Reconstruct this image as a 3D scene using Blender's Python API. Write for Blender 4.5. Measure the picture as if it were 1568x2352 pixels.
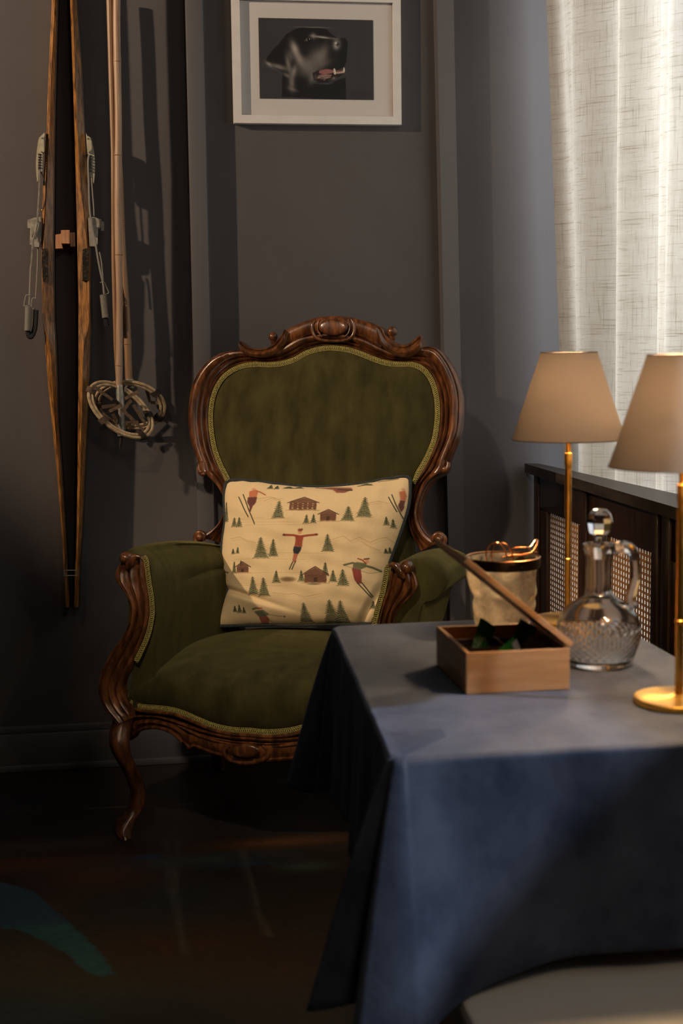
import bpy, bmesh, math, random
import numpy as np
from mathutils import Vector, Matrix, Quaternion
from math import sin, cos, pi, radians, sqrt, exp

C = bpy.context.scene
for o in list(bpy.data.objects): bpy.data.objects.remove(o)
col = C.collection
random.seed(7); RNG = np.random.default_rng(5)

# ------------------------------------------------------------------ camera
FPX = 3300.0; HC = 1.17; YAW = radians(8.5); PITCH = math.atan(386/FPX); ROLL = radians(-.71)
CR = (Matrix.Rotation(-YAW, 3, 'Z') @ Matrix.Rotation(pi/2-PITCH, 3, 'X') @ Matrix.Rotation(ROLL, 3, 'Z'))
CO = Vector((0, 0, HC))
cam = bpy.data.cameras.new('camera'); cam_o = bpy.data.objects.new('camera', cam); col.objects.link(cam_o)
cam_o.matrix_world = Matrix.Translation(CO) @ CR.to_4x4()
cam.sensor_fit = 'VERTICAL'; cam.sensor_height = 36; cam.lens = 36*FPX/2352
cam.clip_start = .05
cam.dof.use_dof = True; cam.dof.focus_distance = 3.45; cam.dof.aperture_fstop = 5.6
C.camera = cam_o

# ------------------------------------------------------------------ light
C.view_settings.view_transform = 'Standard'; C.view_settings.look = 'None'
C.view_settings.gamma = 1; C.view_settings.use_curve_mapping = False
C.view_settings.exposure = 0.0
w = bpy.data.worlds.new('world'); C.world = w; w.use_nodes = True
w.node_tree.nodes['Background'].inputs[0].default_value = (.80, .90, 1, 1)
w.node_tree.nodes['Background'].inputs[1].default_value = 1.0

def lamp(name, kind, loc, target, energy, color, **kw):
    l = bpy.data.lights.new(name, kind); l.energy = energy; l.color = color
    for k, v in kw.items(): setattr(l, k, v)
    o = bpy.data.objects.new(name, l); col.objects.link(o); o.location = loc
    if target is not None:
        o.rotation_euler = (Vector(target)-Vector(loc)).to_track_quat('-Z', 'Y').to_euler()
    return o
# warm ceiling spotlight at the left of the room
lamp('warm_spotlight', 'SPOT', (-2.05, 2.75, 2.5), (.35, 3.95, 1.50), 220, (1, .73, .50), spot_size=radians(46), spot_blend=.45, shadow_soft_size=.03)
# warm ceiling spotlight above and in front of the armchair
lamp('chair_spotlight', 'SPOT', (-.55, 1.3, 2.65), (.52, 3.45, .66), 125, (1, .80, .58), spot_size=radians(29), spot_blend=.75, shadow_soft_size=.05)
# soft warm fill added behind the camera, no fixture there
lamp('warm_fill', 'AREA', (.5, -.3, 2.6), (.6, 1.6, .6), 4.2, (1, .80, .60), shape='DISK', size=.35)
# daylight outside the curtained window
lamp('window_daylight', 'AREA', (2.1, 2.85, 1.95), (1.2, 3.35, 1.75), 43, (.97, .98, 1), shape='RECTANGLE', size=1.2, size_y=1.7)
# added cool spot standing in for daylight through the unseen near window
lamp('near_window_spot', 'SPOT', (4.0, .28, 3.72), (.36, 1.75, .66), 820, (.66, .79, 1), spot_size=radians(24), spot_blend=.3, shadow_soft_size=.07)

# ------------------------------------------------------------------ helpers
def ray(px, py): return (CR @ Vector(((px-784)/FPX, -(py-1176)/FPX, -1)))
def hit(px, py, p, n):
    d = ray(px, py); p = Vector(p); n = Vector(n)
    return CO + d*((p-CO).dot(n)/d.dot(n))
def onz(px, py, z): return hit(px, py, (0, 0, z), (0, 0, 1))
def ony(px, py, y): return hit(px, py, (0, y, 0), (0, 1, 0))

def s2l(c):
    return tuple(((x/255)/12.92 if x/255 <= .04045 else (((x/255)+.055)/1.055)**2.4) for x in c)

def mesh_obj(name, verts, faces, mat, parent=None, smooth=True, loc=None):
    me = bpy.data.meshes.new(name); me.from_pydata([tuple(v) for v in verts], [], faces); me.validate(); me.update()
    bm = bmesh.new(); bm.from_mesh(me); bmesh.ops.recalc_face_normals(bm, faces=bm.faces); bm.to_mesh(me); bm.free()
    if mat: me.materials.append(mat)
    if smooth:
        me.polygons.foreach_set('use_smooth', [True]*len(me.polygons))
    o = bpy.data.objects.new(name, me); col.objects.link(o)
    if parent: o.parent = parent
    if loc is not None: o.location = loc
    return o
def auto(o, ang=35):
    me = o.data; me.set_sharp_from_angle(angle=radians(ang)); return o
def empty(name, loc, label, cat, rz=0, group=None):
    o = bpy.data.objects.new(name, None); col.objects.link(o); o.location = loc; o.rotation_euler = (0, 0, rz)
    o.empty_display_size = .05
    tag(o, label, cat, group); return o
def tag(o, label=None, cat=None, group=None, kind=None):
    if label: o['label'] = label
    if cat: o['category'] = cat
    if group: o['group'] = group
    if kind: o['kind'] = kind
    return o

class MB:
    def __init__(s): s.v = []; s.f = []
    def add(s, V, Fs):
        n = len(s.v); s.v += [tuple(v) for v in V]; s.f += [tuple(i+n for i in f) for f in Fs]; return s
    def box(s, lo, hi, bev=0, M=None):
        if bev <= 0:
            x0, y0, z0 = lo; x1, y1, z1 = hi
            V = [(x0,y0,z0),(x1,y0,z0),(x1,y1,z0),(x0,y1,z0),(x0,y0,z1),(x1,y0,z1),(x1,y1,z1),(x0,y1,z1)]
            Fs = [(0,3,2,1),(4,5,6,7),(0,1,5,4),(1,2,6,5),(2,3,7,6),(3,0,4,7)]
        else:
            bm = bmesh.new(); bmesh.ops.create_cube(bm, size=1)
            for v in bm.verts:
                v.co = Vector([(lo[i]+hi[i])/2 + v.co[i]*(hi[i]-lo[i]) for i in range(3)])
            bmesh.ops.bevel(bm, geom=bm.edges[:], offset=bev, segments=2, affect='EDGES', profile=.5)
            V = [v.co.copy() for v in bm.verts]; bm.verts.index_update()
            Fs = [tuple(v.index for v in f.verts) for f in bm.faces]; bm.free()
        if M: V = [M @ Vector(v) for v in V]
        return s.add(V, Fs)
    def tube(s, pts, rad, n=8, closed=False, sx=1, cap=True):
        pts = [Vector(p) for p in pts]; N = len(pts)
        rs = rad if isinstance(rad, (list, tuple)) else [rad]*N
        V = []; Fs = []
        up = None
        for i, p in enumerate(pts):
            if closed: t = (pts[(i+1) % N]-pts[i-1]).normalized()
            else: t = (pts[min(i+1, N-1)]-pts[max(i-1, 0)]).normalized()
            if up is None:
                up = Vector((0, 0, 1)) if abs(t.z) < .9 else Vector((1, 0, 0))
                up = (up - t*up.dot(t)).normalized()
            else:
                up = (up - t*up.dot(t)).normalized()
            b = t.cross(up)
            for k in range(n):
                a = 2*pi*k/n
                V.append(p + up*(cos(a)*rs[i]) + b*(sin(a)*rs[i]*sx))
        for i in range(N if closed else N-1):
            j = (i+1) % N
            for k in range(n):
                l = (k+1) % n
                Fs.append((i*n+k, i*n+l, j*n+l, j*n+k))
        if cap and not closed:
            Fs.append(tuple(range(n))); Fs.append(tuple((N-1)*n+k for k in reversed(range(n))))
        return s.add(V, Fs)
    def lathe(s, prof, n=32, c=(0, 0, 0), rf=None):
        V = []; Fs = []; m = len(prof); c = Vector(c)
        for j, (r, z) in enumerate(prof):
            for k in range(n):
                a = 2*pi*k/n; rr = r + (rf(a, z, r) if rf else 0)
                V.append(c+Vector((rr*cos(a), rr*sin(a), z)))
        for j in range(m-1):
            for k in range(n):
                l = (k+1) % n; Fs.append((j*n+k, j*n+l, (j+1)*n+l, (j+1)*n+k))
        cl = abs(prof[0][0]-prof[-1][0]) < 1e-6 and abs(prof[0][1]-prof[-1][1]) < 1e-6
        if prof[0][0] > 1e-5 and not cl: Fs.append(tuple(reversed(range(n))))
        if prof[-1][0] > 1e-5 and not cl: Fs.append(tuple((m-1)*n+k for k in range(n)))
        return s.add(V, Fs)
    def ball(s, c, r, n=14, sc=(1, 1, 1)):
        V = []; c = Vector(c); m = n//2
        prof = [(sin(pi*j/m), cos(pi*j/m)) for j in range(m+1)]
        V = []; Fs = []
        for (q, h) in prof:
            for k in range(n):
                a = 2*pi*k/n; V.append(c+Vector((q*cos(a)*r*sc[0], q*sin(a)*r*sc[1], h*r*sc[2])))
        for j in range(m):
            for k in range(n):
                l = (k+1) % n; Fs.append((j*n+k, j*n+l, (j+1)*n+l, (j+1)*n+k))
        return s.add(V, Fs)
    def prism(s, pts, off):
        """closed polygon of 3D points, extruded by vector off"""
        n = len(pts); off = Vector(off); V = [Vector(p) for p in pts]+[Vector(p)+off for p in pts]
        Fs = [tuple(range(n)), tuple(reversed(range(n, 2*n)))]+[(i, (i+1) % n, n+(i+1) % n, n+i) for i in range(n)]
        return s.add(V, Fs)
    def grid(s, P, closed_u=False):
        """P[i][j]"""
        a = len(P); b = len(P[0]); V = [p for r in P for p in r]
        Fs = [(i*b+j, ((i+1) % a)*b+j, ((i+1) % a)*b+j+1, i*b+j+1) for i in range(a if closed_u else a-1) for j in range(b-1)]
        return s.add(V, Fs)
    def build(s, name, mat, parent=None, smooth=True, ang=35, loc=None):
        o = mesh_obj(name, s.v, s.f, mat, parent, smooth, loc)
        if smooth and ang: auto(o, ang)
        return o

def crom(P, n):
    """Catmull-Rom resample of tuples (any dimension) to n points, uniform in arc length of the first two comps"""
    P = [np.array(p, float) for p in P]
    Q = [2*P[0]-P[1]]+P+[2*P[-1]-P[-2]]
    out = []
    for i in range(1, len(Q)-2):
        for k in range(12):
            t = k/12; a, b, c, d = Q[i-1], Q[i], Q[i+1], Q[i+2]
            out.append(.5*((2*b)+(-a+c)*t+(2*a-5*b+4*c-d)*t*t+(-a+3*b-3*c+d)*t**3))
    out.append(Q[-2]); out = np.array(out)
    L = np.r_[0, np.cumsum(np.linalg.norm(np.diff(out, axis=0), axis=1))]
    s = np.linspace(0, L[-1], n)
    return np.array([np.interp(s, L, out[:, k]) for k in range(out.shape[1])]).T

# ------------------------------------------------------------------ materials
def mat(name, base, rough=.6, metal=0, spec=.5, **kw):
    m = bpy.data.materials.new(name); m.use_nodes = True
    nt = m.node_tree; b = nt.nodes['Principled BSDF']
    b.inputs['Base Color'].default_value = (*s2l(base), 1); b.inputs['Roughness'].default_value = rough
    b.inputs['Metallic'].default_value = metal; b.inputs['Specular IOR Level'].default_value = spec
    for k, v in kw.items(): b.inputs[k.replace('_', ' ')].default_value = v
    return m
def N(nt, t, **kw):
    n = nt.nodes.new(t)
    for k, v in kw.items():
        if k.startswith('i_'): n.inputs[k[2:].replace('_', ' ')].default_value = v
        else: setattr(n, k, v)
    return n
def noise_mat(name, c1, c2, scale=(10, 10, 10), nscale=4, detail=5, rough=.6, bump=0, bscale=None, lo=.35, hi=.65, metal=0, coord='Object', c3=None, rough2=None, **kw):
    m = mat(name, c1, rough, metal, **kw); nt = m.node_tree; b = nt.nodes['Principled BSDF']
    tc = N(nt, 'ShaderNodeTexCoord'); mp = N(nt, 'ShaderNodeMapping'); mp.inputs['Scale'].default_value = scale
    nt.links.new(tc.outputs[coord], mp.inputs[0])
    nz = N(nt, 'ShaderNodeTexNoise', i_Scale=nscale, i_Detail=detail, i_Roughness=.6); nt.links.new(mp.outputs[0], nz.inputs['Vector'])
    cr = N(nt, 'ShaderNodeValToRGB'); cr.color_ramp.elements[0].position = lo; cr.color_ramp.elements[1].position = hi
    cr.color_ramp.elements[0].color = (*s2l(c1), 1); cr.color_ramp.elements[1].color = (*s2l(c2), 1)
    if c3:
        e = cr.color_ramp.elements.new((lo+hi)/2); e.color = (*s2l(c3), 1)
    nt.links.new(nz.outputs[0], cr.inputs[0]); nt.links.new(cr.outputs[0], b.inputs['Base Color'])
    if bump:
        n2 = N(nt, 'ShaderNodeTexNoise', i_Scale=bscale or nscale*3, i_Detail=4); nt.links.new(mp.outputs[0], n2.inputs['Vector'])
        bp = N(nt, 'ShaderNodeBump', i_Strength=bump, i_Distance=.002); nt.links.new(n2.outputs[0], bp.inputs['Height']); nt.links.new(bp.outputs[0], b.inputs['Normal'])
    if rough2 is not None:
        mr = N(nt, 'ShaderNodeMapRange'); mr.inputs[3].default_value = rough; mr.inputs[4].default_value = rough2
        nt.links.new(nz.outputs[0], mr.inputs[0]); nt.links.new(mr.outputs[0], b.inputs['Roughness'])
    return m
def vcol_mat(name, rough=.8, bump=0, bscale=400, **kw):
    m = mat(name, (200, 200, 200), rough, **kw); nt = m.node_tree; b = nt.nodes['Principled BSDF']
    a = N(nt, 'ShaderNodeVertexColor'); a.layer_name = 'Col'; nt.links.new(a.outputs[0], b.inputs['Base Color'])
    if bump:
        tc = N(nt, 'ShaderNodeTexCoord'); nz = N(nt, 'ShaderNodeTexNoise', i_Scale=bscale, i_Detail=3)
        nt.links.new(tc.outputs['Object'], nz.inputs['Vector'])
        bp = N(nt, 'ShaderNodeBump', i_Strength=bump, i_Distance=.001); nt.links.new(nz.outputs[0], bp.inputs['Height']); nt.links.new(bp.outputs[0], b.inputs['Normal'])
    return m

M_wall = noise_mat('wall_paint', (86, 83, 85), (92, 89, 90), nscale=3, scale=(1, 1, 1), rough=.62, bump=.15, bscale=160)
M_trim = mat('trim_paint', (98, 97, 100), .45)
M_ceil = mat('ceiling_paint', (120, 118, 115), .9)
M_wood = noise_mat('mahogany', (58, 33, 18), (132, 82, 46), scale=(9, 9, 2.5), nscale=7, detail=8, rough=.28, bump=.12, bscale=30, c3=(92, 54, 29), Coat_Weight=.35, Coat_Roughness=.15)
M_velvet = noise_mat('green_velvet', (46, 43, 22), (76, 71, 40), scale=(7, 7, 2.6), nscale=3.2, detail=10, rough=.95, bump=.5, bscale=90, lo=.28, hi=.72, spec=.15, Sheen_Weight=.4, Sheen_Roughness=.35, Sheen_Tint=(*s2l((176, 172, 108)), 1))
M_gimp = noise_mat('gimp_braid', (140, 130, 70), (188, 174, 104), scale=(1, 1, 1), nscale=220, rough=.6, spec=.3)
M_gimpbase = mat('gimp_base', (56, 52, 24), .9)
M_piping = noise_mat('navy_piping', (36, 42, 44), (56, 62, 62), scale=(1, 1, 1), nscale=200, rough=.9)
M_print = vcol_mat('printed_cotton', .9, .5, 500, Sheen_Weight=.15)
M_photo = vcol_mat('photo_print', .5)
M_floor = vcol_mat('painted_floor', .42, .25, 60)
M_cloth = noise_mat('blue_velvet_cloth', (52, 58, 74), (84, 90, 104), scale=(1.2, 1, 1), nscale=9, detail=7, rough=.85, bump=.35, bscale=60, spec=.2, Sheen_Weight=.5, Sheen_Roughness=.4, Sheen_Tint=(*s2l((170, 185, 220)), 1))
M_brass = noise_mat('brushed_brass', (214, 160, 70), (240, 190, 96), scale=(1, 1, 1), nscale=60, rough=.26, metal=1, rough2=.4)
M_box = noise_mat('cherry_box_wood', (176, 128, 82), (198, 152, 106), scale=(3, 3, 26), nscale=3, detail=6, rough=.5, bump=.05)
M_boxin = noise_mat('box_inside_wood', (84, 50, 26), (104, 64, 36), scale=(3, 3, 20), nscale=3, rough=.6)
M_cab = noise_mat('dark_stained_oak', (34, 22, 17), (62, 38, 26), scale=(6, 6, 1.2), nscale=9, detail=8, rough=.35, bump=.2, bscale=40, Coat_Weight=.15)
M_cabtop = noise_mat('dark_stained_top', (46, 38, 34), (66, 56, 50), scale=(8, 1.2, 6), nscale=9, detail=8, rough=.45, bump=.15, bscale=40)
M_cane = noise_mat('woven_cane', (136, 90, 46), (176, 124, 66), scale=(1, 1, 1), nscale=60, rough=.5)
M_ski = noise_mat('aged_ski_wood', (70, 46, 22), (176, 126, 66), scale=(70, 30, 7), nscale=3, detail=12, rough=.38, bump=.4, bscale=8, lo=.36, hi=.64, c3=(140, 94, 44), Coat_Weight=.25)
M_skiedge = noise_mat('ski_base_dark', (28, 22, 16), (52, 40, 28), scale=(20, 10, 2), nscale=4, rough=.5)
M_patch = noise_mat('dark_tooled_leather', (20, 14, 10), (74, 60, 40), scale=(1, 1, 1), nscale=160, detail=3, rough=.5, bump=.8, bscale=140, lo=.5, hi=.66)
M_bamboo = noise_mat('bamboo', (158, 128, 104), (190, 162, 138), scale=(30, 30, 2), nscale=3, detail=6, rough=.42, bump=.08)
M_bamboo2 = noise_mat('dark_bamboo', (132, 100, 72), (164, 130, 98), scale=(30, 30, 2), nscale=3, detail=6, rough=.42)
M_bamboo_gap = mat('bamboo_groove', (60, 34, 20), .6)
M_node = mat('bamboo_node', (150, 110, 78), .5)
M_steel = noise_mat('dull_aluminium', (150, 148, 140), (190, 188, 178), scale=(1, 1, 1), nscale=90, rough=.42, metal=.75)
M_cream_metal = noise_mat('cream_painted_metal', (170, 166, 142), (196, 190, 168), scale=(1, 1, 1), nscale=60, rough=.5)
M_toe = noise_mat('worn_toe_iron', (150, 146, 136), (196, 192, 180), scale=(1, 1, 1), nscale=70, rough=.45, metal=.3)
M_cable = mat('steel_cable', (160, 158, 150), .5, .4)
M_cork = noise_mat('pale_block_wood', (170, 118, 84), (204, 156, 118), scale=(40, 40, 4), nscale=3, rough=.7)
M_rattan = noise_mat('rattan', (150, 126, 94), (198, 176, 142), scale=(1, 1, 1), nscale=60, rough=.5, bump=.2)
M_leather = noise_mat('worn_leather_strap', (78, 60, 44), (116, 96, 76), scale=(1, 1, 1), nscale=90, rough=.7, bump=.3)
M_darkleather = mat('dark_leather_thong', (46, 34, 28), .7)
M_frame = noise_mat('white_painted_frame', (226, 224, 222), (234, 232, 230), scale=(1, 1, 1), nscale=20, rough=.45)
M_mat = mat('picture_mat', (214, 210, 208), .9)
M_shade = noise_mat('taupe_lamp_shade', (194, 168, 146), (202, 176, 154), scale=(1, 1, 1), nscale=60, rough=.85)
M_shade_in = mat('shade_lining', (250, 225, 180), .8)
M_cream = noise_mat('cream_bench_vinyl', (226, 212, 192), (232, 218, 198), scale=(1, 1, 1), nscale=8, rough=.6)
M_green = noise_mat('green_packet', (60, 150, 50), (180, 200, 150), scale=(1, 1, 1), nscale=70, detail=2, rough=.35, lo=.5, hi=.62)
M_greenp = noise_mat('green_packet_plain', (50, 140, 48), (70, 160, 60), scale=(1, 1, 1), nscale=30, rough=.35)
M_white = mat('white_paper', (226, 220, 206), .7)
M_sachet = mat('grey_sachet', (128, 118, 106), .35, 0)
M_dark = mat('dark_metal_band', (48, 40, 36), .3, .8)
M_copper = noise_mat('copper_wire', (196, 132, 84), (226, 160, 110), scale=(1, 1, 1), nscale=60, rough=.22, metal=1)
M_black = mat('black_rubber', (24, 24, 26), .7)
M_backing = mat('white_backing', (236, 232, 222), .8)
def translucent(name, c, f, rough=.8):
    m = mat(name, c, rough); nt = m.node_tree; b = nt.nodes['Principled BSDF']; o = nt.nodes['Material Output']
    t = N(nt, 'ShaderNodeBsdfTranslucent'); t.inputs[0].default_value = (*s2l(c), 1); x = N(nt, 'ShaderNodeMixShader'); x.inputs[0].default_value = f
    nt.links.new(b.outputs[0], x.inputs[1]); nt.links.new(t.outputs[0], x.inputs[2]); nt.links.new(x.outputs[0], o.inputs[0]); return m
M_backing = translucent('white_backing', (244, 240, 232), .7)
M_shade = translucent('taupe_lamp_shade', (208, 182, 160), .011)
M_wframe = mat('window_frame_paint', (190, 190, 186), .5)

def glass(name, colr=(1, 1, 1), rough=0, ior=1.5, bump=0, bs=60, bd=.002):
    m = bpy.data.materials.new(name); m.use_nodes = True; nt = m.node_tree; nt.nodes.clear()
    out = N(nt, 'ShaderNodeOutputMaterial'); g = N(nt, 'ShaderNodeBsdfGlass', i_Roughness=rough, i_IOR=ior); g.inputs[0].default_value = (*colr, 1)
    if bump:
        tc = N(nt, 'ShaderNodeTexCoord'); nz = N(nt, 'ShaderNodeTexNoise', i_Scale=bs, i_Detail=2); nt.links.new(tc.outputs['Object'], nz.inputs['Vector'])
        bp = N(nt, 'ShaderNodeBump', i_Strength=bump, i_Distance=bd); nt.links.new(nz.outputs[0], bp.inputs['Height']); nt.links.new(bp.outputs[0], g.inputs['Normal'])
    nt.links.new(g.outputs[0], out.inputs[0]); return m
M_crystal = glass('cut_crystal', (.98, .97, .96), .06, 1.50)
M_ice = glass('hammered_frosted_glass', (.98, .95, .9), .22, 1.4, .9, 38, .006)
nt = M_ice.node_tree; out = nt.nodes['Material Output']; gg = nt.nodes['Glass BSDF']; tl = N(nt, 'ShaderNodeBsdfTranslucent'); tl.inputs[0].default_value = (.86, .74, .56, 1)
df = N(nt, 'ShaderNodeBsdfDiffuse'); df.inputs[0].default_value = (.8, .72, .6, 1); m1 = N(nt, 'ShaderNodeMixShader'); m1.inputs[0].default_value = .35; m2 = N(nt, 'ShaderNodeMixShader'); m2.inputs[0].default_value = .5
nt.links.new(tl.outputs[0], m1.inputs[1]); nt.links.new(df.outputs[0], m1.inputs[2]); nt.links.new(gg.outputs[0], m2.inputs[1]); nt.links.new(m1.outputs[0], m2.inputs[2]); nt.links.new(m2.outputs[0], out.inputs[0])
tc = N(nt, 'ShaderNodeTexCoord'); nz = N(nt, 'ShaderNodeTexNoise', i_Scale=34, i_Detail=4); mr = N(nt, 'ShaderNodeMapRange'); mr.inputs[1].default_value = .4; mr.inputs[2].default_value = .62; mr.inputs[3].default_value = .15; mr.inputs[4].default_value = .75
nt.links.new(tc.outputs['Object'], nz.inputs['Vector']); nt.links.new(nz.outputs[0], mr.inputs[0]); nt.links.new(mr.outputs[0], m2.inputs[0])
# window panes: thin clear glass
M_pane = bpy.data.materials.new('window_glass'); M_pane.use_nodes = True
nt = M_pane.node_tree; nt.nodes.clear(); o_ = N(nt, 'ShaderNodeOutputMaterial'); t_ = N(nt, 'ShaderNodeBsdfTransparent'); g_ = N(nt, 'ShaderNodeBsdfGlossy', i_Roughness=.02)
mx = N(nt, 'ShaderNodeMixShader'); mx.inputs[0].default_value = .06
nt.links.new(t_.outputs[0], mx.inputs[1]); nt.links.new(g_.outputs[0], mx.inputs[2]); nt.links.new(mx.outputs[0], o_.inputs[0])
# linen curtain
def linen():
    m = bpy.data.materials.new('slub_linen'); m.use_nodes = True; nt = m.node_tree; nt.nodes.clear()
    out = N(nt, 'ShaderNodeOutputMaterial'); tc = N(nt, 'ShaderNodeTexCoord')
    uv = N(nt, 'ShaderNodeUVMap'); uv.uv_map = 'UVMap'
    vals = []
    for sc, ns, lo, hi in (((14, 260, 1), 1.0, .57, .74), ((300, 10, 1), 1.0, .57, .74), ((50, 900, 1), 1, .4, .9), ((1000, 50, 1), 1, .4, .9), ((2.5, 40, 1), 1, .45, .8), ((60, 3, 1), 1, .45, .8)):
        mp = N(nt, 'ShaderNodeMapping'); mp.inputs['Scale'].default_value = sc; nt.links.new(uv.outputs[0], mp.inputs[0])
        nz = N(nt, 'ShaderNodeTexNoise', i_Scale=ns, i_Detail=2, i_Distortion=.4); nt.links.new(mp.outputs[0], nz.inputs['Vector'])
        mr = N(nt, 'ShaderNodeMapRange'); mr.inputs[1].default_value = lo; mr.inputs[2].default_value = hi; nt.links.new(nz.outputs[0], mr.inputs[0]); vals.append(mr)
    mul = [.5, .4, .2, .2, .2, .16]; prev = None
    for v, k in zip(vals, mul):
        a = N(nt, 'ShaderNodeMath', operation='MULTIPLY'); nt.links.new(v.outputs[0], a.inputs[0]); a.inputs[1].default_value = k
        if prev:
            s = N(nt, 'ShaderNodeMath', operation='ADD'); nt.links.new(prev.outputs[0], s.inputs[0]); nt.links.new(a.outputs[0], s.inputs[1]); prev = s
        else: prev = a
    mixc = N(nt, 'ShaderNodeMix', data_type='RGBA'); mixc.inputs[6].default_value = (*s2l((226, 220, 208)), 1); mixc.inputs[7].default_value = (*s2l((158, 142, 120)), 1)
    nt.links.new(prev.outputs[0], mixc.inputs[0])
    tr = N(nt, 'ShaderNodeBsdfTranslucent'); df = N(nt, 'ShaderNodeBsdfDiffuse'); mx = N(nt, 'ShaderNodeMixShader'); mx.inputs[0].default_value = .45
    nt.links.new(mixc.outputs[2], tr.inputs[0]); nt.links.new(mixc.outputs[2], df.inputs[0]); nt.links.new(tr.outputs[0], mx.inputs[1]); nt.links.new(df.outputs[0], mx.inputs[2]); nt.links.new(mx.outputs[0], out.inputs[0])
    return m
M_linen = linen()

# ------------------------------------------------------------------ painting flat prints as vertex colours
class Canvas:
    def __init__(s, x0, y0, x1, y1, w, h, bg):
        s.x = np.linspace(x0, x1, w)[None, :].repeat(h, 0); s.y = np.linspace(y0, y1, h)[:, None].repeat(w, 1)
        s.c = np.zeros((h, w, 3)); s.c[:] = bg; s.h = h; s.w = w
        s.n = RNG.random((h, w))
    def blend(s, a, colr):
        a = a[..., None]; s.c = s.c*(1-a)+np.array(colr, float)*a
    def poly(s, pts, colr, al=1., soft=0):
        P = np.array(pts, float); m = np.zeros((s.h, s.w), bool); j = len(P)-1
        for i in range(len(P)):
            xi, yi = P[i]; xj, yj = P[j]
            if yi != yj:
                c = ((yi > s.y) != (yj > s.y)) & (s.x < (xj-xi)*(s.y-yi)/(yj-yi)+xi); m ^= c
            j = i
        m = m.astype(float)
        for _ in range(soft):
            m = (m+np.roll(m, 1, 0)+np.roll(m, -1, 0)+np.roll(m, 1, 1)+np.roll(m, -1, 1))/5
        s.blend(m*al, colr)
    def line(s, pts, wd, colr, al=1., soft=1.):
        d = np.full((s.h, s.w), 1e9)
        for (ax, ay), (bx, by) in zip(pts[:-1], pts[1:]):
            vx, vy = bx-ax, by-ay; L = vx*vx+vy*vy+1e-9
            t = np.clip(((s.x-ax)*vx+(s.y-ay)*vy)/L, 0, 1)
            d = np.minimum(d, np.hypot(s.x-ax-t*vx, s.y-ay-t*vy))
        s.blend(np.clip((wd/2-d)/soft+.5, 0, 1)*al, colr)
    def blob(s, cx, cy, rx, ry, ang, colr, al=1., p=2.):
        a = radians(ang); u = (s.x-cx)*cos(a)+(s.y-cy)*sin(a); v = -(s.x-cx)*sin(a)+(s.y-cy)*cos(a)
        s.blend(np.exp(-((u/rx)**2+(v/ry)**2)**(p/2))*al, colr)
    def grain(s, amp): s.c = s.c*(1+amp*(s.n[..., None]-.5))
    def apply(s, me):
        c = np.clip(s.c/255, 0, 1); lin = np.where(c <= .04045, c/12.92, ((c+.055)/1.055)**2.4)
        a = np.concatenate([lin, np.ones((s.h, s.w, 1))], 2).reshape(-1).astype(np.float32)
        at = me.color_attributes.new('Col', 'FLOAT_COLOR', 'POINT'); at.data.foreach_set('color', a)
def grid_mesh(name, P, m, parent=None):
    """P: (h,w,3) numpy"""
    h, w, _ = P.shape; me = bpy.data.meshes.new(name)
    idx = np.arange(h*w).reshape(h, w); q = np.stack([idx[:-1, :-1], idx[1:, :-1], idx[1:, 1:], idx[:-1, 1:]], -1).reshape(-1, 4)
    me.vertices.add(h*w); me.vertices.foreach_set('co', P.reshape(-1).astype(np.float32))
    me.loops.add(q.size); me.loops.foreach_set('vertex_index', q.reshape(-1).astype(np.int32))
    me.polygons.add(len(q)); me.polygons.foreach_set('loop_start', np.arange(0, q.size, 4, dtype=np.int32))
    me.update(calc_edges=True); me.polygons.foreach_set('use_smooth', [True]*len(q)); me.materials.append(m)
    o = bpy.data.objects.new(name, me); col.objects.link(o)
    if parent: o.parent = parent
    return o

# ================================================================== the room
YB = 4.0; XR = 1.42; XL = -2.4; YF = -1.6; ZC = 2.75
def struct(o): o['kind'] = 'structure'; return o
# painted floor
gx0, gx1, gy0, gy1 = XL, XR, YF, YB
cv = Canvas(XL-.1, YB+.1, XR+.1, YF-.1, 420, 620, (38, 30, 24))
def fpt(px, py): p = onz(px, py, 0); return (p.x, p.y)
for k in range(60):
    cx, cy = RNG.uniform(XL, XR), RNG.uniform(1.2, YB); c = [(58, 34, 24), (34, 42, 44), (40, 46, 38), (62, 40, 26), (26, 24, 22), (30, 34, 46)][k % 6]
    cv.blob(cx, cy, RNG.uniform(.12, .5), RNG.uniform(.06, .2), RNG.uniform(-30, 30), c, .7)
def fb(px, py, rx, ry, c, al=.8, an=0):
    p = fpt(px, py); cv.blob(p[0], p[1], rx, ry, an, c, al)
fb(60, 1985, .3, .05, (96, 48, 32)); fb(230, 2010, .12, .08, (92, 46, 32)); fb(120, 1940, .25, .05, (64, 62, 58)); fb(450, 1975, .2, .05, (56, 70, 74))
fb(640, 1935, .18, .035, (104, 62, 32)); fb(340, 1968, .05, .015, (40, 66, 110)); fb(560, 1985, .08, .012, (36, 66, 92)); fb(700, 1990, .07, .03, (64, 80, 74))  # the long brown blob paints in a lit strip of floor
fb(250, 2260, .3, .1, (70, 62, 36), .7); fb(60, 2200, .2, .12, (76, 66, 44), .7); fb(650, 2230, .25, .1, (60, 38, 26)); fb(420, 2170, .2, .08, (66, 40, 24)); fb(40, 2330, .3, .08, (48, 56, 54))
teal = [fpt(*p) for p in ((-120, 2030), (20, 2028), (75, 2045), (120, 2085), (155, 2118), (185, 2145), (220, 2175), (245, 2210), (262, 2238), (230, 2245), (195, 2232), (160, 2195), (100, 2160), (40, 2135), (-120, 2122))]
cv.poly(teal, (48, 88, 84), .95)
teal2 = [fpt(*p) for p in ((-120, 2030), (20, 2028), (75, 2045), (120, 2085), (160, 2118), (60, 2128), (-120, 2132))]
cv.poly(teal2, (40, 62, 78), .9)
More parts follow.
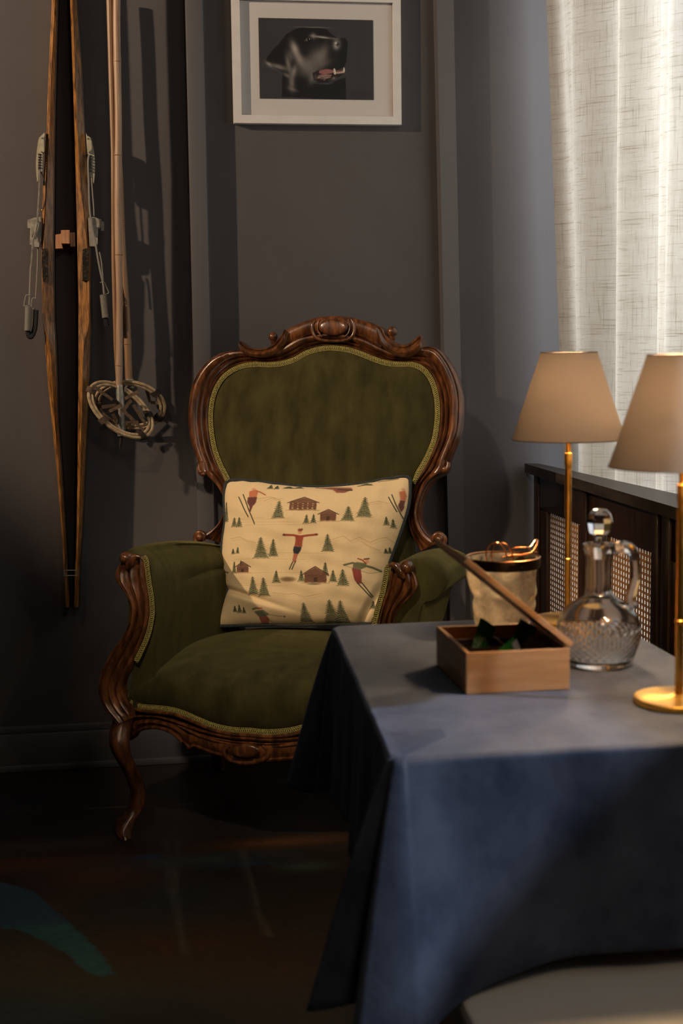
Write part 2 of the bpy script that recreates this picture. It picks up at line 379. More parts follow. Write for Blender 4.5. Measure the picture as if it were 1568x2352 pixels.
for a, b in (((380, 1930), (395, 2060)), ((408, 1930), (402, 2050)), ((400, 2060), (425, 2190)), ((555, 1950), (590, 2080)), ((590, 2090), (620, 2150))):
    cv.line([fpt(*a), fpt(*b)], .012, (86, 86, 74), .55, .01)
cv.line([fpt(-10, 1862), fpt(90, 1863), fpt(180, 1858), fpt(330, 1850), fpt(500, 1845)], .005, (110, 100, 74), .7, .004)
cv.grain(.25); cv.c = 255*np.clip(cv.c/255, 0, 1)**.86
P = np.stack([cv.x, cv.y, np.zeros_like(cv.x)], -1)
fl = grid_mesh('floor', P, M_floor); cv.apply(fl.data); struct(fl)
# shell
struct(MB().box((XL-.1, YB, -.05), (XR+.1, YB+.1, ZC)).build('wall_back', M_wall, smooth=False))
struct(MB().box((XL-.1, YF-.1, -.05), (XL, YB, ZC)).build('wall_left', M_wall, smooth=False))
struct(MB().box((XL, YF-.1, -.05), (XR+.1, YF, ZC)).build('wall_front', M_wall, smooth=False))
struct(MB().box((XL-.1, YF-.1, ZC), (XR+.1, YB+.1, ZC+.1)).build('ceiling', M_ceil, smooth=False))
# right wall with two openings, unseen W2 added so its sill cuts the cool beam: W1 y 1.45..3.9 z .08..2.55 ; W2 y -.55..1.05 z 1.47..2.5
wr = MB()
W1 = (2.62, 3.90, .08, 2.55); W2 = (-.75, 1.48, 1.44, 2.5)
X0, X1 = XR, XR+.14
wr.box((X0, W1[1], -.05), (X1, YB, ZC)); wr.box((X0, W1[0], W1[3]), (X1, W1[1], ZC)); wr.box((X0, W1[0], -.05), (X1, W1[1], W1[2]))
wr.box((X0, W2[1], -.05), (X1, W1[0], ZC)); wr.box((X0, W2[0], W2[3]), (X1, W2[1], ZC)); wr.box((X0, W2[0], -.05), (X1, W2[1], W2[2])); wr.box((X0, YF, -.05), (X1, W2[0], ZC))
struct(wr.build('wall_right', M_wall, smooth=False))
for i, W in enumerate((W1, W2)):
    f = MB(); t = .05
    f.box((X0+.03, W[0], W[2]), (X0+.09, W[0]+t, W[3])); f.box((X0+.03, W[1]-t, W[2]), (X0+.09, W[1], W[3]))
    f.box((X0+.03, W[0]+t, W[2]), (X0+.09, W[1]-t, W[2]+t)); f.box((X0+.03, W[0]+t, W[3]-t), (X0+.09, W[1]-t, W[3]))
    fo = struct(f.build('window_%d' % (i+1), M_wframe, smooth=False))
    MB().box((X0+.055, W[0]+t, W[2]+t), (X0+.061, W[1]-t, W[3]-t)).build('pane', M_pane, fo, smooth=False)
# baseboard: plinth with a stepped top
bb = MB(); bb.box((XL, YB-.022, 0), (XR, YB, .105), .004); bb.box((XL, YB-.013, .105), (XR, YB, .125), .003); bb.box((XL, YB-.034, 0), (XR, YB-.022, .02), .004)
struct(bb.build('baseboard_back', M_trim))
# wall battens
t1 = MB().box((.190, YB-.045, .125), (.236, YB, ZC), .003); struct(t1.build('trim_1', M_trim))
t2 = MB(); q0 = [(.906, .125), (.952, .125), (.905, ZC), (.858, ZC)]
t2.prism([Vector((x, YB-.045, z)) for x, z in q0], (0, .045, 0)); struct(t2.build('trim_2', M_trim, smooth=False))
for i, (xa, xb) in enumerate(((.226, .240), (.940, .956))):
    m = MB()
    dx = 0 if i == 0 else -.047
    m.prism([Vector((xa, YB-.03, .125)), Vector((xb, YB-.03, .125)), Vector((xb+dx, YB-.03, ZC)), Vector((xa+dx, YB-.03, ZC))], (0, .03, 0))
    struct(m.build('trim_%d' % (i+3), M_trim, smooth=False))

# ================================================================== curtain
def curtain():
    nu, nv = 420, 64; P = np.zeros((nv, nu, 3)); uvw = np.zeros((nv, nu, 2))
    for j in range(nv):
        z = 2.6-(2.6-.70)*j/(nv-1); tz = min(1, (2.6-z)/1.75)
        for i in range(nu):
            s = i/(nu-1)                                 # 0 at back corner
            y = 3.90-1.32*s; a = 3.90-y
            ph = 2*pi*(a-.02*tz)/.245+.5*sin(a*7)+.35*tz
            f1 = sin(ph+.55*sin(ph)); f2 = sin(2*pi*a/.098+1.2+1.1*tz)
            fold = .034*(1+f1)*(1 if a < .62 else .45)+.0065*(1+f2)
            x = 1.172+.0775*(3.985-y)+fold*(.8+.3*tz) - .075*exp(-(a/.16)**2)*(1-tz) - .012*exp(-(a/.02)**2)*0
            P[j, i] = (x, y+.012*cos(ph+.4), z); uvw[j, i] = (a*1.3, z)
    o = grid_mesh('linen_curtain', P, M_linen)
    uvl = o.data.uv_layers.new(name='UVMap'); li = np.zeros(len(o.data.loops), dtype=np.int32); o.data.loops.foreach_get('vertex_index', li)
    uvl.data.foreach_set('uv', uvw.reshape(-1, 2)[li].reshape(-1).astype(np.float32))
    tag(o, 'sheer off-white slub linen curtain hanging in folds before the window', 'curtain')
curtain()

# ================================================================== radiator cabinet with cane panels
cab = empty('radiator_cover', (1.16, 2.6, 0), 'dark stained wooden radiator cover with woven cane panels below the curtain', 'radiator cover')
def cb(name, lo, hi, m, bev=.003):
    c = Vector(cab.location); return MB().box(Vector(lo)-c, Vector(hi)-c, bev).build(name, m, cab)
c = Vector(cab.location)
MB().prism([Vector(q)-c for q in ((1.128, 1.2, .797), (1.37, 1.2, .797), (1.166, 3.985, .797), (1.128, 3.985, .797))], (0, 0, .026)).build('top_board', M_cabtop, cab, smooth=False)
ZT, ZP = .797, .695
cb('top_rail', (1.160, 1.2, ZP), (1.180, 3.98, ZT), M_cab, .002)
cb('bottom_rail', (1.160, 1.2, .02), (1.180, 3.98, .14), M_cab, .002)
posts = [(3.868, 3.98), (3.362, 3.579), (2.90, 3.058), (2.40, 2.56), (1.90, 2.06), (1.40, 1.56)]
for y0, y1 in posts: cb('post', (1.158, y0, .14), (1.180, y1, ZP), M_cab, .002)
for y0, y1 in ((3.50, 3.545), (3.0, 3.035), (2.93, 2.975), (2.46, 2.50)): cb('pilaster', (1.150, y0, .0), (1.158, y1, ZT), M_cab, .002)
cb('end_post', (1.152, 3.93, 0), (1.158, 3.975, ZT), M_cab, .002)
for (y1, _), (_, y0) in zip(posts[:-1], posts[1:]):
    m = MB(); c = Vector(cab.location); L = y1-y0; nvs = int(L/.0175); nh = int((ZP-.14)/.0146)
    for k in range(nvs+1):
        y = y0+L*k/nvs
        for d in (-.0027, .0027): m.box(Vector((1.1690, max(y0, y+d-.0023), .14))-c, Vector((1.1696, min(y1, y+d+.0023), ZP))-c)
    for k in range(nh+1):
        z = .14+(ZP-.14)*k/nh
        for d in (-.0016, .0016): m.box(Vector((1.1683, y0, z+d-.0013))-c, Vector((1.1688, y1, z+d+.0013))-c)
    tag(m.build('cane_panel', M_cane, cab, smooth=False), kind='stuff')
    MB().box(Vector((1.1706, y0-.01, .13))-c, Vector((1.1745, y1+.01, ZP+.005))-c).build('backing_cloth', M_backing, cab, smooth=False)

# ================================================================== picture
def picture():
    y = YB-.026
    a = ony(531, -18, y); b = ony(922, 286, y); x0, x1 = a.x, b.x; z1, z0 = ony(700, -18, y).z, ony(700, 284, y).z
    cx = (x0+x1)/2; cz = (z0+z1)/2
    root = empty('framed_picture', (cx, YB, cz), 'white framed photograph of a black dog on the wall above the armchair', 'picture')
    t = .0215; X = (x1-x0)/2; Z = (z1-z0)/2
    def bar(pts): MB().prism([Vector((p[0], -.026, p[1])) for p in pts], (0, .026, 0)).build('frame_bar', M_frame, root, smooth=False)
    bar([(-X, -Z), (X, -Z), (X-t, -Z+t), (-X+t, -Z+t)]); bar([(-X, Z), (-X+t, Z-t), (X-t, Z-t), (X, Z)])
    bar([(-X, -Z), (-X+t, -Z+t), (-X+t, Z-t), (-X, Z)]); bar([(X, -Z), (X, Z), (X-t, Z-t), (X-t, -Z+t)])
    MB().box((-X+t-.001, -.012, -Z+t-.001), (X-t+.001, -.004, Z-t+.001)).build('picture_mat', M_mat, root, smooth=False)
    yp = YB-.0125
    p0 = ony(593, 42, yp); p1 = ony(858, 228, yp); xa, xb = p0.x-cx, p1.x-cx; za, zb = ony(720, 43.5, yp).z-cz, ony(720, 228, yp).z-cz
    c = Canvas(316, 146, 1222, 776, 430, 300, (56, 57, 60))
    bl, pl = c.blob, c.poly
    bl(450, 230, 180, 90, 0, (58, 58, 60), .8); bl(360, 640, 120, 50, 0, (60, 60, 60), .6); bl(1120, 500, 80, 500, 0, (52, 54, 56), .8); bl(380, 420, 80, 200, 0, (52, 52, 54), .6); bl(1110, 730, 160, 40, 0, (44, 44, 46), .6)
    K = (9, 9, 10)
    pl([(500, 500), (490, 760), (1000, 776), (1000, 640), (950, 640), (860, 660), (740, 640), (700, 560)], (12, 12, 13), 1, 3)
    pl([(530, 270), (600, 232), (650, 212), (740, 205), (800, 215), (850, 225), (900, 270), (940, 290), (1000, 292), (1018, 320), (1012, 400), (1006, 480), (985, 520), (940, 540), (880, 535), (800, 540), (740, 570), (720, 640), (760, 655), (860, 656), (940, 620), (1000, 600), (990, 700), (600, 740), (560, 560), (520, 480)], K, 1, 2)
    pl([(530, 275), (500, 310), (470, 350), (440, 375), (415, 405), (378, 455), (374, 485), (420, 530), (470, 552), (510, 580), (560, 602), (598, 590), (608, 540), (600, 470), (585, 380), (600, 300)], K, 1, 2)
    # highlights
    BRI = 2.0
    for args in ((395, 505, 22, 10, 35, (88, 84, 82), .9), (470, 525, 62, 17, 15, (70, 68, 66), .9), (545, 500, 16, 60, -12, (76, 73, 70), .8), (590, 560, 16, 38, 15, (92, 88, 85), .85), (560, 440, 18, 40, -15, (52, 50, 50), .8), (530, 590, 26, 12, 30, (70, 66, 64), .8),
                 (600, 385, 24, 55, -22, (98, 94, 90), .9), (640, 470, 26, 70, -28, (84, 80, 78), .9), (700, 520, 55, 60, -20, (66, 63, 61), .9), (780, 450, 60, 70, 20, (64, 61, 60), .85), (820, 420, 28, 70, 20, (72, 68, 66), .6), (730, 600, 20, 50, 10, (62, 60, 58), .8), (745, 280, 18, 22, 0, (74, 72, 70), .8),
                 (800, 285, 60, 8, 6, (84, 82, 80), .8), (860, 292, 60, 4, 4, (110, 108, 106), .7), (740, 212, 90, 4, 0, (84, 82, 80), .7), (570, 650, 20, 55, 0, (72, 70, 68), .8), (575, 700, 34, 12, 20, (60, 58, 56), .8), (640, 560, 40, 30, 0, (40, 38, 37), .6), (800, 500, 70, 22, -20, (54, 50, 49), .8),
                 (900, 300, 40, 8, 20, (34, 33, 33), .8), (930, 345, 22, 30, 10, (120, 118, 116), .85), (938, 340, 12, 14, 0, (14, 14, 15), .95), (925, 332, 8, 6, 0, (170, 168, 165), .9), (675, 400, 26, 24, 20, (22, 21, 21), .85)):
        bl(args[0], args[1], args[2]*1.3, args[3]*1.3, args[4], tuple(min(235, q_*BRI) if q_ > 30 else q_ for q_ in args[5]), args[6])
    # eye
    bl(706, 308, 34, 19, -5, (20, 18, 18), .9, 4); c.line([(676, 322), (690, 300), (712, 290), (734, 298)], 4, (110, 106, 100), .8, 3); bl(696, 312, 9, 9, 0, (190, 186, 180), .7, 4); bl(712, 310, 16, 15, 0, (8, 8, 8), 1, 6); bl(716, 304, 4, 4, 0, (210, 210, 205), 1, 4)
    # mouth
    pl([(736, 570), (790, 545), (860, 532), (910, 540), (985, 548), (998, 560), (960, 585), (915, 620), (870, 640), (790, 645), (745, 625)], (26, 18, 18), 1, 2)
    pl([(790, 548), (850, 535), (905, 545), (920, 560), (880, 572), (820, 580), (785, 570)], (170, 112, 112), .9, 3); pl([(780, 585), (830, 575), (890, 580), (880, 605), (820, 618), (770, 612)], (150, 122, 116), .85, 3)
    pl([(925, 545), (975, 546), (985, 566), (930, 572)], (150, 92, 92), .9, 2); bl(900, 612, 34, 12, -25, (130, 118, 112), .7); bl(760, 600, 12, 26, 0, (120, 110, 105), .6)
    for k in range(26): bl(770+RNG.uniform(0, 140), 585+RNG.uniform(0, 45), 7, 3, RNG.uniform(-50, 30), (196, 176, 168) if k % 2 else (40, 26, 26), .7)
    pl([(902, 532), (914, 530), (928, 568), (916, 582), (904, 574)], (214, 204, 190), 1, 1); pl([(984, 520), (991, 524), (994, 556), (974, 560)], (220, 210, 196), 1, 1)
    for x in (936, 952, 968, 984): bl(x, 566-(x-936)*.15, 8, 8, 0, (206, 196, 182), .9, 4)
    c.line([(740, 650), (800, 654), (860, 656), (900, 645)], 3, (120, 118, 116), .7, 3)
    c.grain(.18)
    h, w = c.h, c.w; U = np.linspace(xa, xb, w)[None].repeat(h, 0); Vv = np.linspace(za, zb, h)[:, None].repeat(w, 1)
    g = grid_mesh('dog_photograph', np.stack([U, np.full_like(U, -.0128), Vv], -1), M_photo, root); c.apply(g.data)
    sd = g.modifiers.new('solid', 'SOLIDIFY'); sd.thickness = .0006; sd.offset = -1
    # inner bevel line
    MB().tube([(-X+t, -.014, -Z+t), (X-t, -.014, -Z+t), (X-t, -.014, Z-t), (-X+t, -.014, Z-t)], .0012, 6, True).build('inner_bead', M_dark, root)
picture()

# ================================================================== armchair
AL = radians(25); OC = Vector((.395, 3.481, 0)); CB = Matrix.Rotation(-AL, 3, 'Z')   # chair local -> world
CBi = CB.inverted()
def ctr(px, py, g):
    """pixel -> chair local point on the surface y = g(x, z)"""
    o = CBi @ (CO-OC); d = CBi @ ray(px, py); y = g(0, .6) if callable(g) else g
    for _ in range(14):
        t = (y-o.y)/d.y; p = o+d*t
        if not callable(g): break
        y = .5*y+.5*g(p.x, p.z)
    return p
chair = empty('armchair', OC, 'antique armchair with carved walnut frame and olive green velvet upholstery', 'armchair', -AL)
c4 = lambda x, y: (420+x*.42092, 700+y*.42092)
c5 = lambda x, y: (480+x*.37628, 1080+y*.37628)
c6 = lambda x, y: (220+x*.36990, 1220+y*.36990)
c5b = lambda x, y: (220+x*.19133, 1230+y*.19133)
c4b = lambda x, y: (850+x*.14031, 1230+y*.14031)

def loft(A, B, prof, nrm, back, mb, taper=None):
    """A, B lists of Vectors; prof (s,h); nrm outward vector; back = backing depth"""
    n = len(A); V = []; m = len(prof)
    for i in range(n):
        k = 1 if taper is None else taper(i/(n-1))
        for s, h in prof: V.append(A[i]+(B[i]-A[i])*s+nrm*(h*k))
        V.append(B[i]-nrm*back); V.append(A[i]-nrm*back)
    w_ = m+2; Fs = []
    for i in range(n-1):
        for j in range(w_):
            l = (j+1) % w_; Fs.append((i*w_+j, i*w_+l, (i+1)*w_+l, (i+1)*w_+j))
    Fs.append(tuple(range(w_))); Fs.append(tuple((n-1)*w_+j for j in reversed(range(w_))))
    mb.add(V, Fs)
def pairs(lst, n, f, g):
    """lst of (ax,ay,bx,by) crop coords -> two lists of local points"""
    R_ = crom([(*f(a, b), *f(c, d)) for a, b, c, d in lst], n)
    return [ctr(r[0], r[1], g) for r in R_], [ctr(r[2], r[3], g) for r in R_]
def braid(path, nrm, mb_base, mb_br, wd=.0095):
    """gimp: flat ribbon plus two plaited cords. path = local points; nrm list or vector"""
    n = len(path); L = [0]
    for a, b in zip(path[:-1], path[1:]): L.append(L[-1]+(b-a).length)
    tot = L[-1]; K = int(tot/.0020); pos = []
    xs = np.interp(np.linspace(0, tot, K), L, [p.x for p in path]); ys = np.interp(np.linspace(0, tot, K), L, [p.y for p in path]); zs = np.interp(np.linspace(0, tot, K), L, [p.z for p in path])
    pts = [Vector(q) for q in zip(xs, ys, zs)]
    S = [[], []]; rb = []
    for i in range(K):
        t = (pts[min(i+1, K-1)]-pts[max(i-1, 0)]).normalized(); nn = nrm(pts[i]) if callable(nrm) else nrm
        sd = t.cross(nn).normalized(); ph = i*2*pi/5.0
        for k in (0, 1):
            S[k].append(pts[i]+sd*(sin(ph+k*pi)*wd*.36)+nn*(.0022+.0010*cos(ph+k*pi)))
        rb.append([pts[i]-sd*wd/2, pts[i]-sd*wd*.5+nn*.0016, pts[i]+sd*wd*.5+nn*.0016, pts[i]+sd*wd/2])
        if i % 1 == 0: pass
    for k in (0, 1): mb_br.tube(S[k], .0013, 4)
    for sgn in (-1, 1):
        mb_br.tube([p[0 if sgn < 0 else 3]+(nn*.0016) for p in rb[::3]], .0011, 4)
    mb_base.grid(rb[::3]+[rb[-1]])

# --- the back -------------------------------------------------------
g_back = lambda x, z: .165+.155*z+.02*(1-(x/.35)**2)*0
nb = Vector((0, -1, .155)).normalized()
FR = [(200,880,85,850),(165,780,50,740),(147,650,35,620),(152,540,42,520),(175,460,62,430),(215,395,105,350),(270,352,170,285),(330,328,255,255),(400,318,330,250),(470,320,415,265),(540,312,495,262),(610,290,560,225),(680,252,640,180),(760,230,740,160),(830,226,830,150),(910,236,920,165),(980,258,1000,185),(1060,290,1090,230),(1130,312,1170,265),(1200,318,1250,255),(1270,322,1312,232),(1330,350,1385,235),(1375,410,1440,290),(1400,490,1490,380),(1408,570,1518,480),(1405,650,1522,580),(1390,740,1510,700),(1355,830,1450,855)]
A, B = pairs(FR, 150, c4, g_back)
PROF = [(0,0),(0,.008),(.04,.014),(.09,.016),(.14,.012),(.17,.006),(.22,.008),(.27,.016),(.33,.019),(.38,.015),(.41,.008),(.46,.012),(.55,.020),(.68,.025),(.8,.024),(.86,.019),(.88,.014),(.92,.016),(.96,.014),(1,.006)]
mb = MB(); loft(A, B, PROF, nb, .03, mb)
fr = mb.build('back_frame', M_wood, chair, ang=50)
# crest plaque
CP = [(548,245,556,140),(580,222,585,126),(640,190,648,98),(700,168,705,76),(740,162,745,68),(830,154,830,61),(900,162,905,68),(940,166,940,74),(1000,190,1010,92),(1050,222,1058,110),(1085,248,1090,122)]
A, B = pairs(CP, 60, c4, lambda x, z: g_back(x, z)-.012)
mb = MB(); loft(A, B, [(0,0),(0,.006),(.06,.010),(.12,.006),(.2,.010),(.5,.014),(.85,.012),(.95,.008),(1,.002)], nb, .04, mb)
mb.build('crest_rail', M_wood, chair, ang=50)
# oval medallion with surrounding grooves
def medallion(cx, cy, rx, ry, f, g, nn, parent, nm='medallion'):
    mb = MB()
    def ring(kx, ky, h): return [ctr(*f(cx+rx*kx*cos(a), cy+ry*ky*sin(a)), g)+nn*h for a in np.linspace(0, 2*pi, 41)[:-1]]
    rings = [ring(1.02, 1.02, -.004), ring(1, 1, .004), ring(.95, .93, .0065), ring(.82, .78, .008), ring(.6, .58, .0088), ring(.3, .3, .0094), ring(.02, .02, .0096)]
    V = [p for r in rings for p in r]; n = 40
    Fs = [(j*n+k, j*n+(k+1) % n, (j+1)*n+(k+1) % n, (j+1)*n+k) for j in range(len(rings)-1) for k in range(n)]; Fs.append(tuple((len(rings)-1)*n+k for k in range(n)))
    mb.add(V, Fs); return mb.build(nm, M_wood, parent, ang=60)
gm = lambda x, z: g_back(x, z)-.026
medallion(822, 123, 78, 45, c4, gm, nb, chair)
def tr_tube(pts, f, g, rad, mb, n=8, N_=24):
    R_ = crom([(*f(*p[:2]), *(p[2:] or (1,))) for p in pts], N_)
    mb.tube([ctr(r[0], r[1], g) for r in R_], [rad*r[2] for r in R_], n)
mb = MB()
tr_tube([(722,88,.5),(705,110,1),(708,150,1.1),(730,182,1.1),(780,196,1),(830,198,1),(880,194,1),(920,176,1.1),(935,140,1.1),(930,100,1),(918,80,.5)], c4, gm, .0042, mb, 8, 40)
tr_tube([(745,80,.5),(735,110,.8),(738,145,.8),(760,175,.8)], c4, gm, .003, mb); tr_tube([(900,80,.5),(912,110,.8),(905,150,.8),(885,175,.8)], c4, gm, .003, mb)
mb.build('medallion_border', M_wood, chair, ang=60)
# C scrolls with balls either side of the crest
def scroll(lst, nm, ball):
    A, B = pairs(lst, 40, c4, lambda x, z: g_back(x, z)-.018)
    mb = MB(); loft(A, B, [(0,0),(.05,.008),(.2,.012),(.3,.008),(.45,.014),(.7,.020),(.9,.016),(1,.004)], nb, .03, mb)
    mb.build('scroll', M_wood, chair, ang=50)
    mb = MB(); p = ctr(*c4(*ball[:2]), lambda x, z: g_back(x, z)-.016); mb.ball(p, ball[2], 18); mb.tube([p+Vector((0, .0, -ball[2]*.6)), p+Vector((0, 0, -ball[2]*1.6))], [ball[2]*.7, ball[2]*.5], 10)
    mb.build('scroll_ball', M_wood, chair, ang=60)
scroll([(322,200,312,212),(338,214,312,240),(365,230,335,270),(410,240,390,288),(455,236,450,290),(495,215,510,272),(525,185,548,235),(545,155,572,195),(556,135,578,155)], 'l', (492,175,.0125))
scroll([(1075,118,1058,138),(1095,130,1068,175),(1115,165,1090,230),(1145,195,1125,262),(1185,215,1170,285),(1225,215,1225,290),(1262,190,1272,272),(1285,168,1305,250),(1297,165,1310,225)], 'r', (1142,148,.0145))
# lower serpentine supports of the back
LR = [(1352,830,1452,856),(1335,860,1445,900),(1310,905,1425,925),(1285,950,1385,945),(1262,1000,1345,985),(1248,1060,1312,1050),(1236,1120,1296,1120),(1232,1180,1304,1190),(1245,1240,1335,1245),(1275,1300,1375,1275),(1300,1345,1425,1290)]
LL = [(203,880,85,852),(215,905,92,905),(232,935,130,930),(250,970,165,960),(262,1010,200,1000),(266,1060,228,1050),(262,1120,236,1110),(255,1170,222,1160),(240,1215,190,1205),(225,1260,140,1240),(215,1300,78,1262)]
for lst in (LR, LL):
    A, B = pairs(lst, 60, c4, g_back); mb = MB(); loft(A, B, PROF, nb, .03, mb); mb.build('back_stile', M_wood, chair, ang=50)
def volute(nm, ball, dy, pts):
    mb = MB(); p = ctr(*c4(*ball[:2]), lambda a, z: g_back(a, z)+dy); mb.ball(p, ball[2], 16, (1, 1.25, 1))
    tr_tube(pts, c4, lambda a, z: g_back(a, z)+dy-.004, .006, mb); mb.build(nm, M_wood, chair, ang=60)
volute('upper_volute', (1428,898,.010), -.012, [(1448,860,.8),(1444,890,1.1),(1425,905,1.1),(1400,900,.9),(1380,918,.7),(1350,950,.5)])
volute('upper_volute', (102,912,.010), -.012, [(88,870,.8),(90,905,1.1),(110,925,1.1),(135,915,.9),(160,930,.8),(195,975,.5)])
volute('lower_volute', (1402,1278,.014), -.02, [(1425,1305,1),(1428,1275,1.1),(1400,1250,1.1),(1370,1262,1),(1360,1290,.8)])
volute('lower_volute', (96,1268,.013), -.02, [(75,1300,.9),(66,1268,1),(88,1242,1.1),(118,1256,1),(112,1285,.8)])
# upholstered back pad
inn = [(a, b) for a, b, _, _ in FR]
loop = inn+[(1300,920),(1262,1000),(1240,1150),(1240,1330),(1230,1600),(1000,1680),(830,1690),(600,1680),(270,1600),(262,1330),(262,1150),(256,1010),(232,940)]
LP_ = crom([c4(*p) for p in loop]+[c4(*loop[0])], 180)[:-1]
cxp = c4(790, 720); rings = []
for r in [1.0, .985, .965, .94, .9, .84, .76, .66, .54, .4, .26, .12, .03]:
    rings.append([ctr(cxp[0]+(x-cxp[0])*r, cxp[1]+(y-cxp[1])*r, g_back)+nb*(-.004+.034*(1-r**5)**.6+.008*(1-r*r)) for x, y in LP_])
mb = MB(); V = [p for r in rings for p in r]; n = len(LP_)
Fs = [(j*n+k, j*n+(k+1) % n, (j+1)*n+(k+1) % n, (j+1)*n+k) for j in range(len(rings)-1) for k in range(n)]; Fs.append(tuple((len(rings)-1)*n+k for k in range(n)))
bk = len(V); V += [p-nb*.05 for p in rings[0]]; Fs += [(k, (k+1) % n, bk+(k+1) % n, bk+k) for k in range(n)]; Fs.append(tuple(bk+k for k in range(n)))
mb.add(V, Fs); mb.build('back_upholstery', M_velvet, chair, ang=80)
# gimp round the pad
gl = crom([c4(*p) for p in ([(1280,985),(1300,930),(1328,880)]+[(a+(800-a)*.012*0+0, b) for a, b in inn[::-1]]+[(218,915),(240,960),(256,1000)])], 200)
path = []
for x, y in gl:
    dx, dy = cxp[0]-x, cxp[1]-y; q = sqrt(dx*dx+dy*dy); path.append(ctr(x+dx/q*6, y+dy/q*6, g_back)+nb*.011)
b1, b2 = MB(), MB(); braid(path, nb, b1, b2, .0115); b1.build('gimp_ribbon', M_gimpbase, chair); b2.build('gimp_braid', M_gimp, chair, ang=None)

# --- seat -----------------------------------------------------------
g_front = lambda x, z: -.315+.075*(min(abs(x), .36)/.34)**2
# gimp line across the front (left half traced, mirrored)
gimpL = [c5b(365,1760), c5b(372,1860), c5b(405,1950), c5b(480,2020), c5b(600,2052), c5b(760,2064), c5b(930,2085), c6(560,1130), c6(640,1165), c6(740,1205), c6(860,1230), c6(960,1234)]
gl_ = [ctr(*p, g_front) for p in gimpL]
GL = crom([(p.x, p.z) for p in gl_], 60)      # from left post to the centre
x_end = GL[-1][0]; print('gimp', GL[0], GL[-1])
half = [(x-x_end*((x-GL[0][0])/(x_end-GL[0][0])), z) for x, z in GL]; half[-1] = (0, half[-1][1])
full = half+[(-x, z) for x, z in half[::-1]][1:]
gpath = [Vector((x, g_front(x, z)-.004, z)) for x, z in full]
fn = lambda p: Vector((-.15*p.x/.34*-1*-1, -1, 0)).normalized()
b1, b2 = MB(), MB(); braid(gpath, fn, b1, b2, .011); b1.build('gimp_ribbon', M_gimpbase, chair); b2.build('gimp_braid', M_gimp, chair, ang=None)
mb = MB(); mb.tube([p+Vector((0, -.003, -.010)) for p in gpath[6:-6]], .0045, 8); mb.build('seat_bead', M_wood, chair)
# seat pad: rows across x, columns from the gimp up over the front edge to the back
zt = lambda x: .432-.045*abs(x/.33)**3.2
low = [p for p in full if True]
P = []
for i in range(81):
    x = -.335+.67*i/80
    zz = [z for (xx, z) in full]; xx_ = [xx for (xx, z) in full]
    # bottom of front drop: lowest branch of the gimp at this x
    xs_ = np.array([p[0] for p in full]); zs_ = np.array([p[1] for p in full]); o_ = np.argsort(xs_[8:-8]); zb = float(np.interp(x, xs_[8:-8][o_], zs_[8:-8][o_]))
    yf = g_front(x, 0); T = zt(x); row = [(x, yf+.03, zb-.02), (x, yf, zb-.002), (x, yf-.006, zb+.01), (x, yf-.012, zb+(T-zb)*.25), (x, yf-.013, zb+(T-zb)*.45), (x, yf-.006, zb+(T-zb)*.65), (x, yf+.012, zb+(T-zb)*.83), (x, yf+.045, zb+(T-zb)*.95), (x, yf+.09, T), (x, yf+.16, T+.008), (x, -.02, T+.014), (x, .08, T+.010), (x, .18, T), (x, .26, T-.012)]
    R_ = crom(row, 34); P.append([Vector(r) for r in R_])
P[0] = [Vector((v.x, v.y, v.z-.05)) for v in P[0]]; P[-1] = [Vector((v.x, v.y, v.z-.05)) for v in P[-1]]
mb = MB(); mb.grid(P); mb.build('seat_cushion', M_velvet, chair, ang=80)

# --- front rail -----------------------------------------------------
top = [(225,1140),(320,1140),(400,1146),(520,1180),(640,1222),(760,1252),(860,1268),(950,1272)]
bot = [(225,1300),(245,1262),(300,1226),(370,1216),(450,1232),(515,1272),(555,1325),(582,1362),(600,1340),(640,1352),(720,1385),(820,1410),(890,1425),(950,1428)]
def zc(lst):
    q = [ctr(*c6(*p), g_front) for p in lst]; q = crom([(p.x, p.z) for p in q], 60); e = q[-1][0]
    h = [(x-e*((x-q[0][0])/(e-q[0][0])), z) for x, z in q]; return h+[(-x, z) for x, z in h[::-1]][1:]
tp, bt = zc(top), zc(bot)
bx = np.array([p[0] for p in bt]); bz = np.array([p[1] for p in bt]); tx = np.array([p[0] for p in tp]); tz = np.array([p[1] for p in tp])
A = []; B = []
for i in range(161):
    x = -.335+.67*i/160; A.append(Vector((x, g_front(x, 0)-.002, float(np.interp(x, bx, bz))))); B.append(Vector((x, g_front(x, 0)-.002, float(np.interp(x, tx, tz)))))
RP = [(0,-.006),(.02,.004),(.08,.010),(.16,.011),(.2,.006),(.26,.008),(.5,.014),(.66,.012),(.72,.004),(.78,.008),(.84,.003),(.9,.010),(.96,.012),(1,.006)]
mb = MB(); loft(A, B, RP, Vector((0, -1, 0)), .035, mb); mb.build('front_rail', M_wood, chair, ang=50)
gr = lambda x, z: g_front(x, z)-.014
medallion(932, 1362, 88, 42, c6, gr, Vector((0, -1, 0)), chair)
mb = MB(); tr_tube([(835,1335,.6),(800,1358,1.1),(805,1395,1.1),(850,1428,1),(930,1440,1),(1010,1430,1),(1060,1400,1.1),(1065,1360,1.1),(1035,1330,.6)], c6, gr, .0045, mb, 8, 40)
mb.build('medallion_border', M_wood, chair)
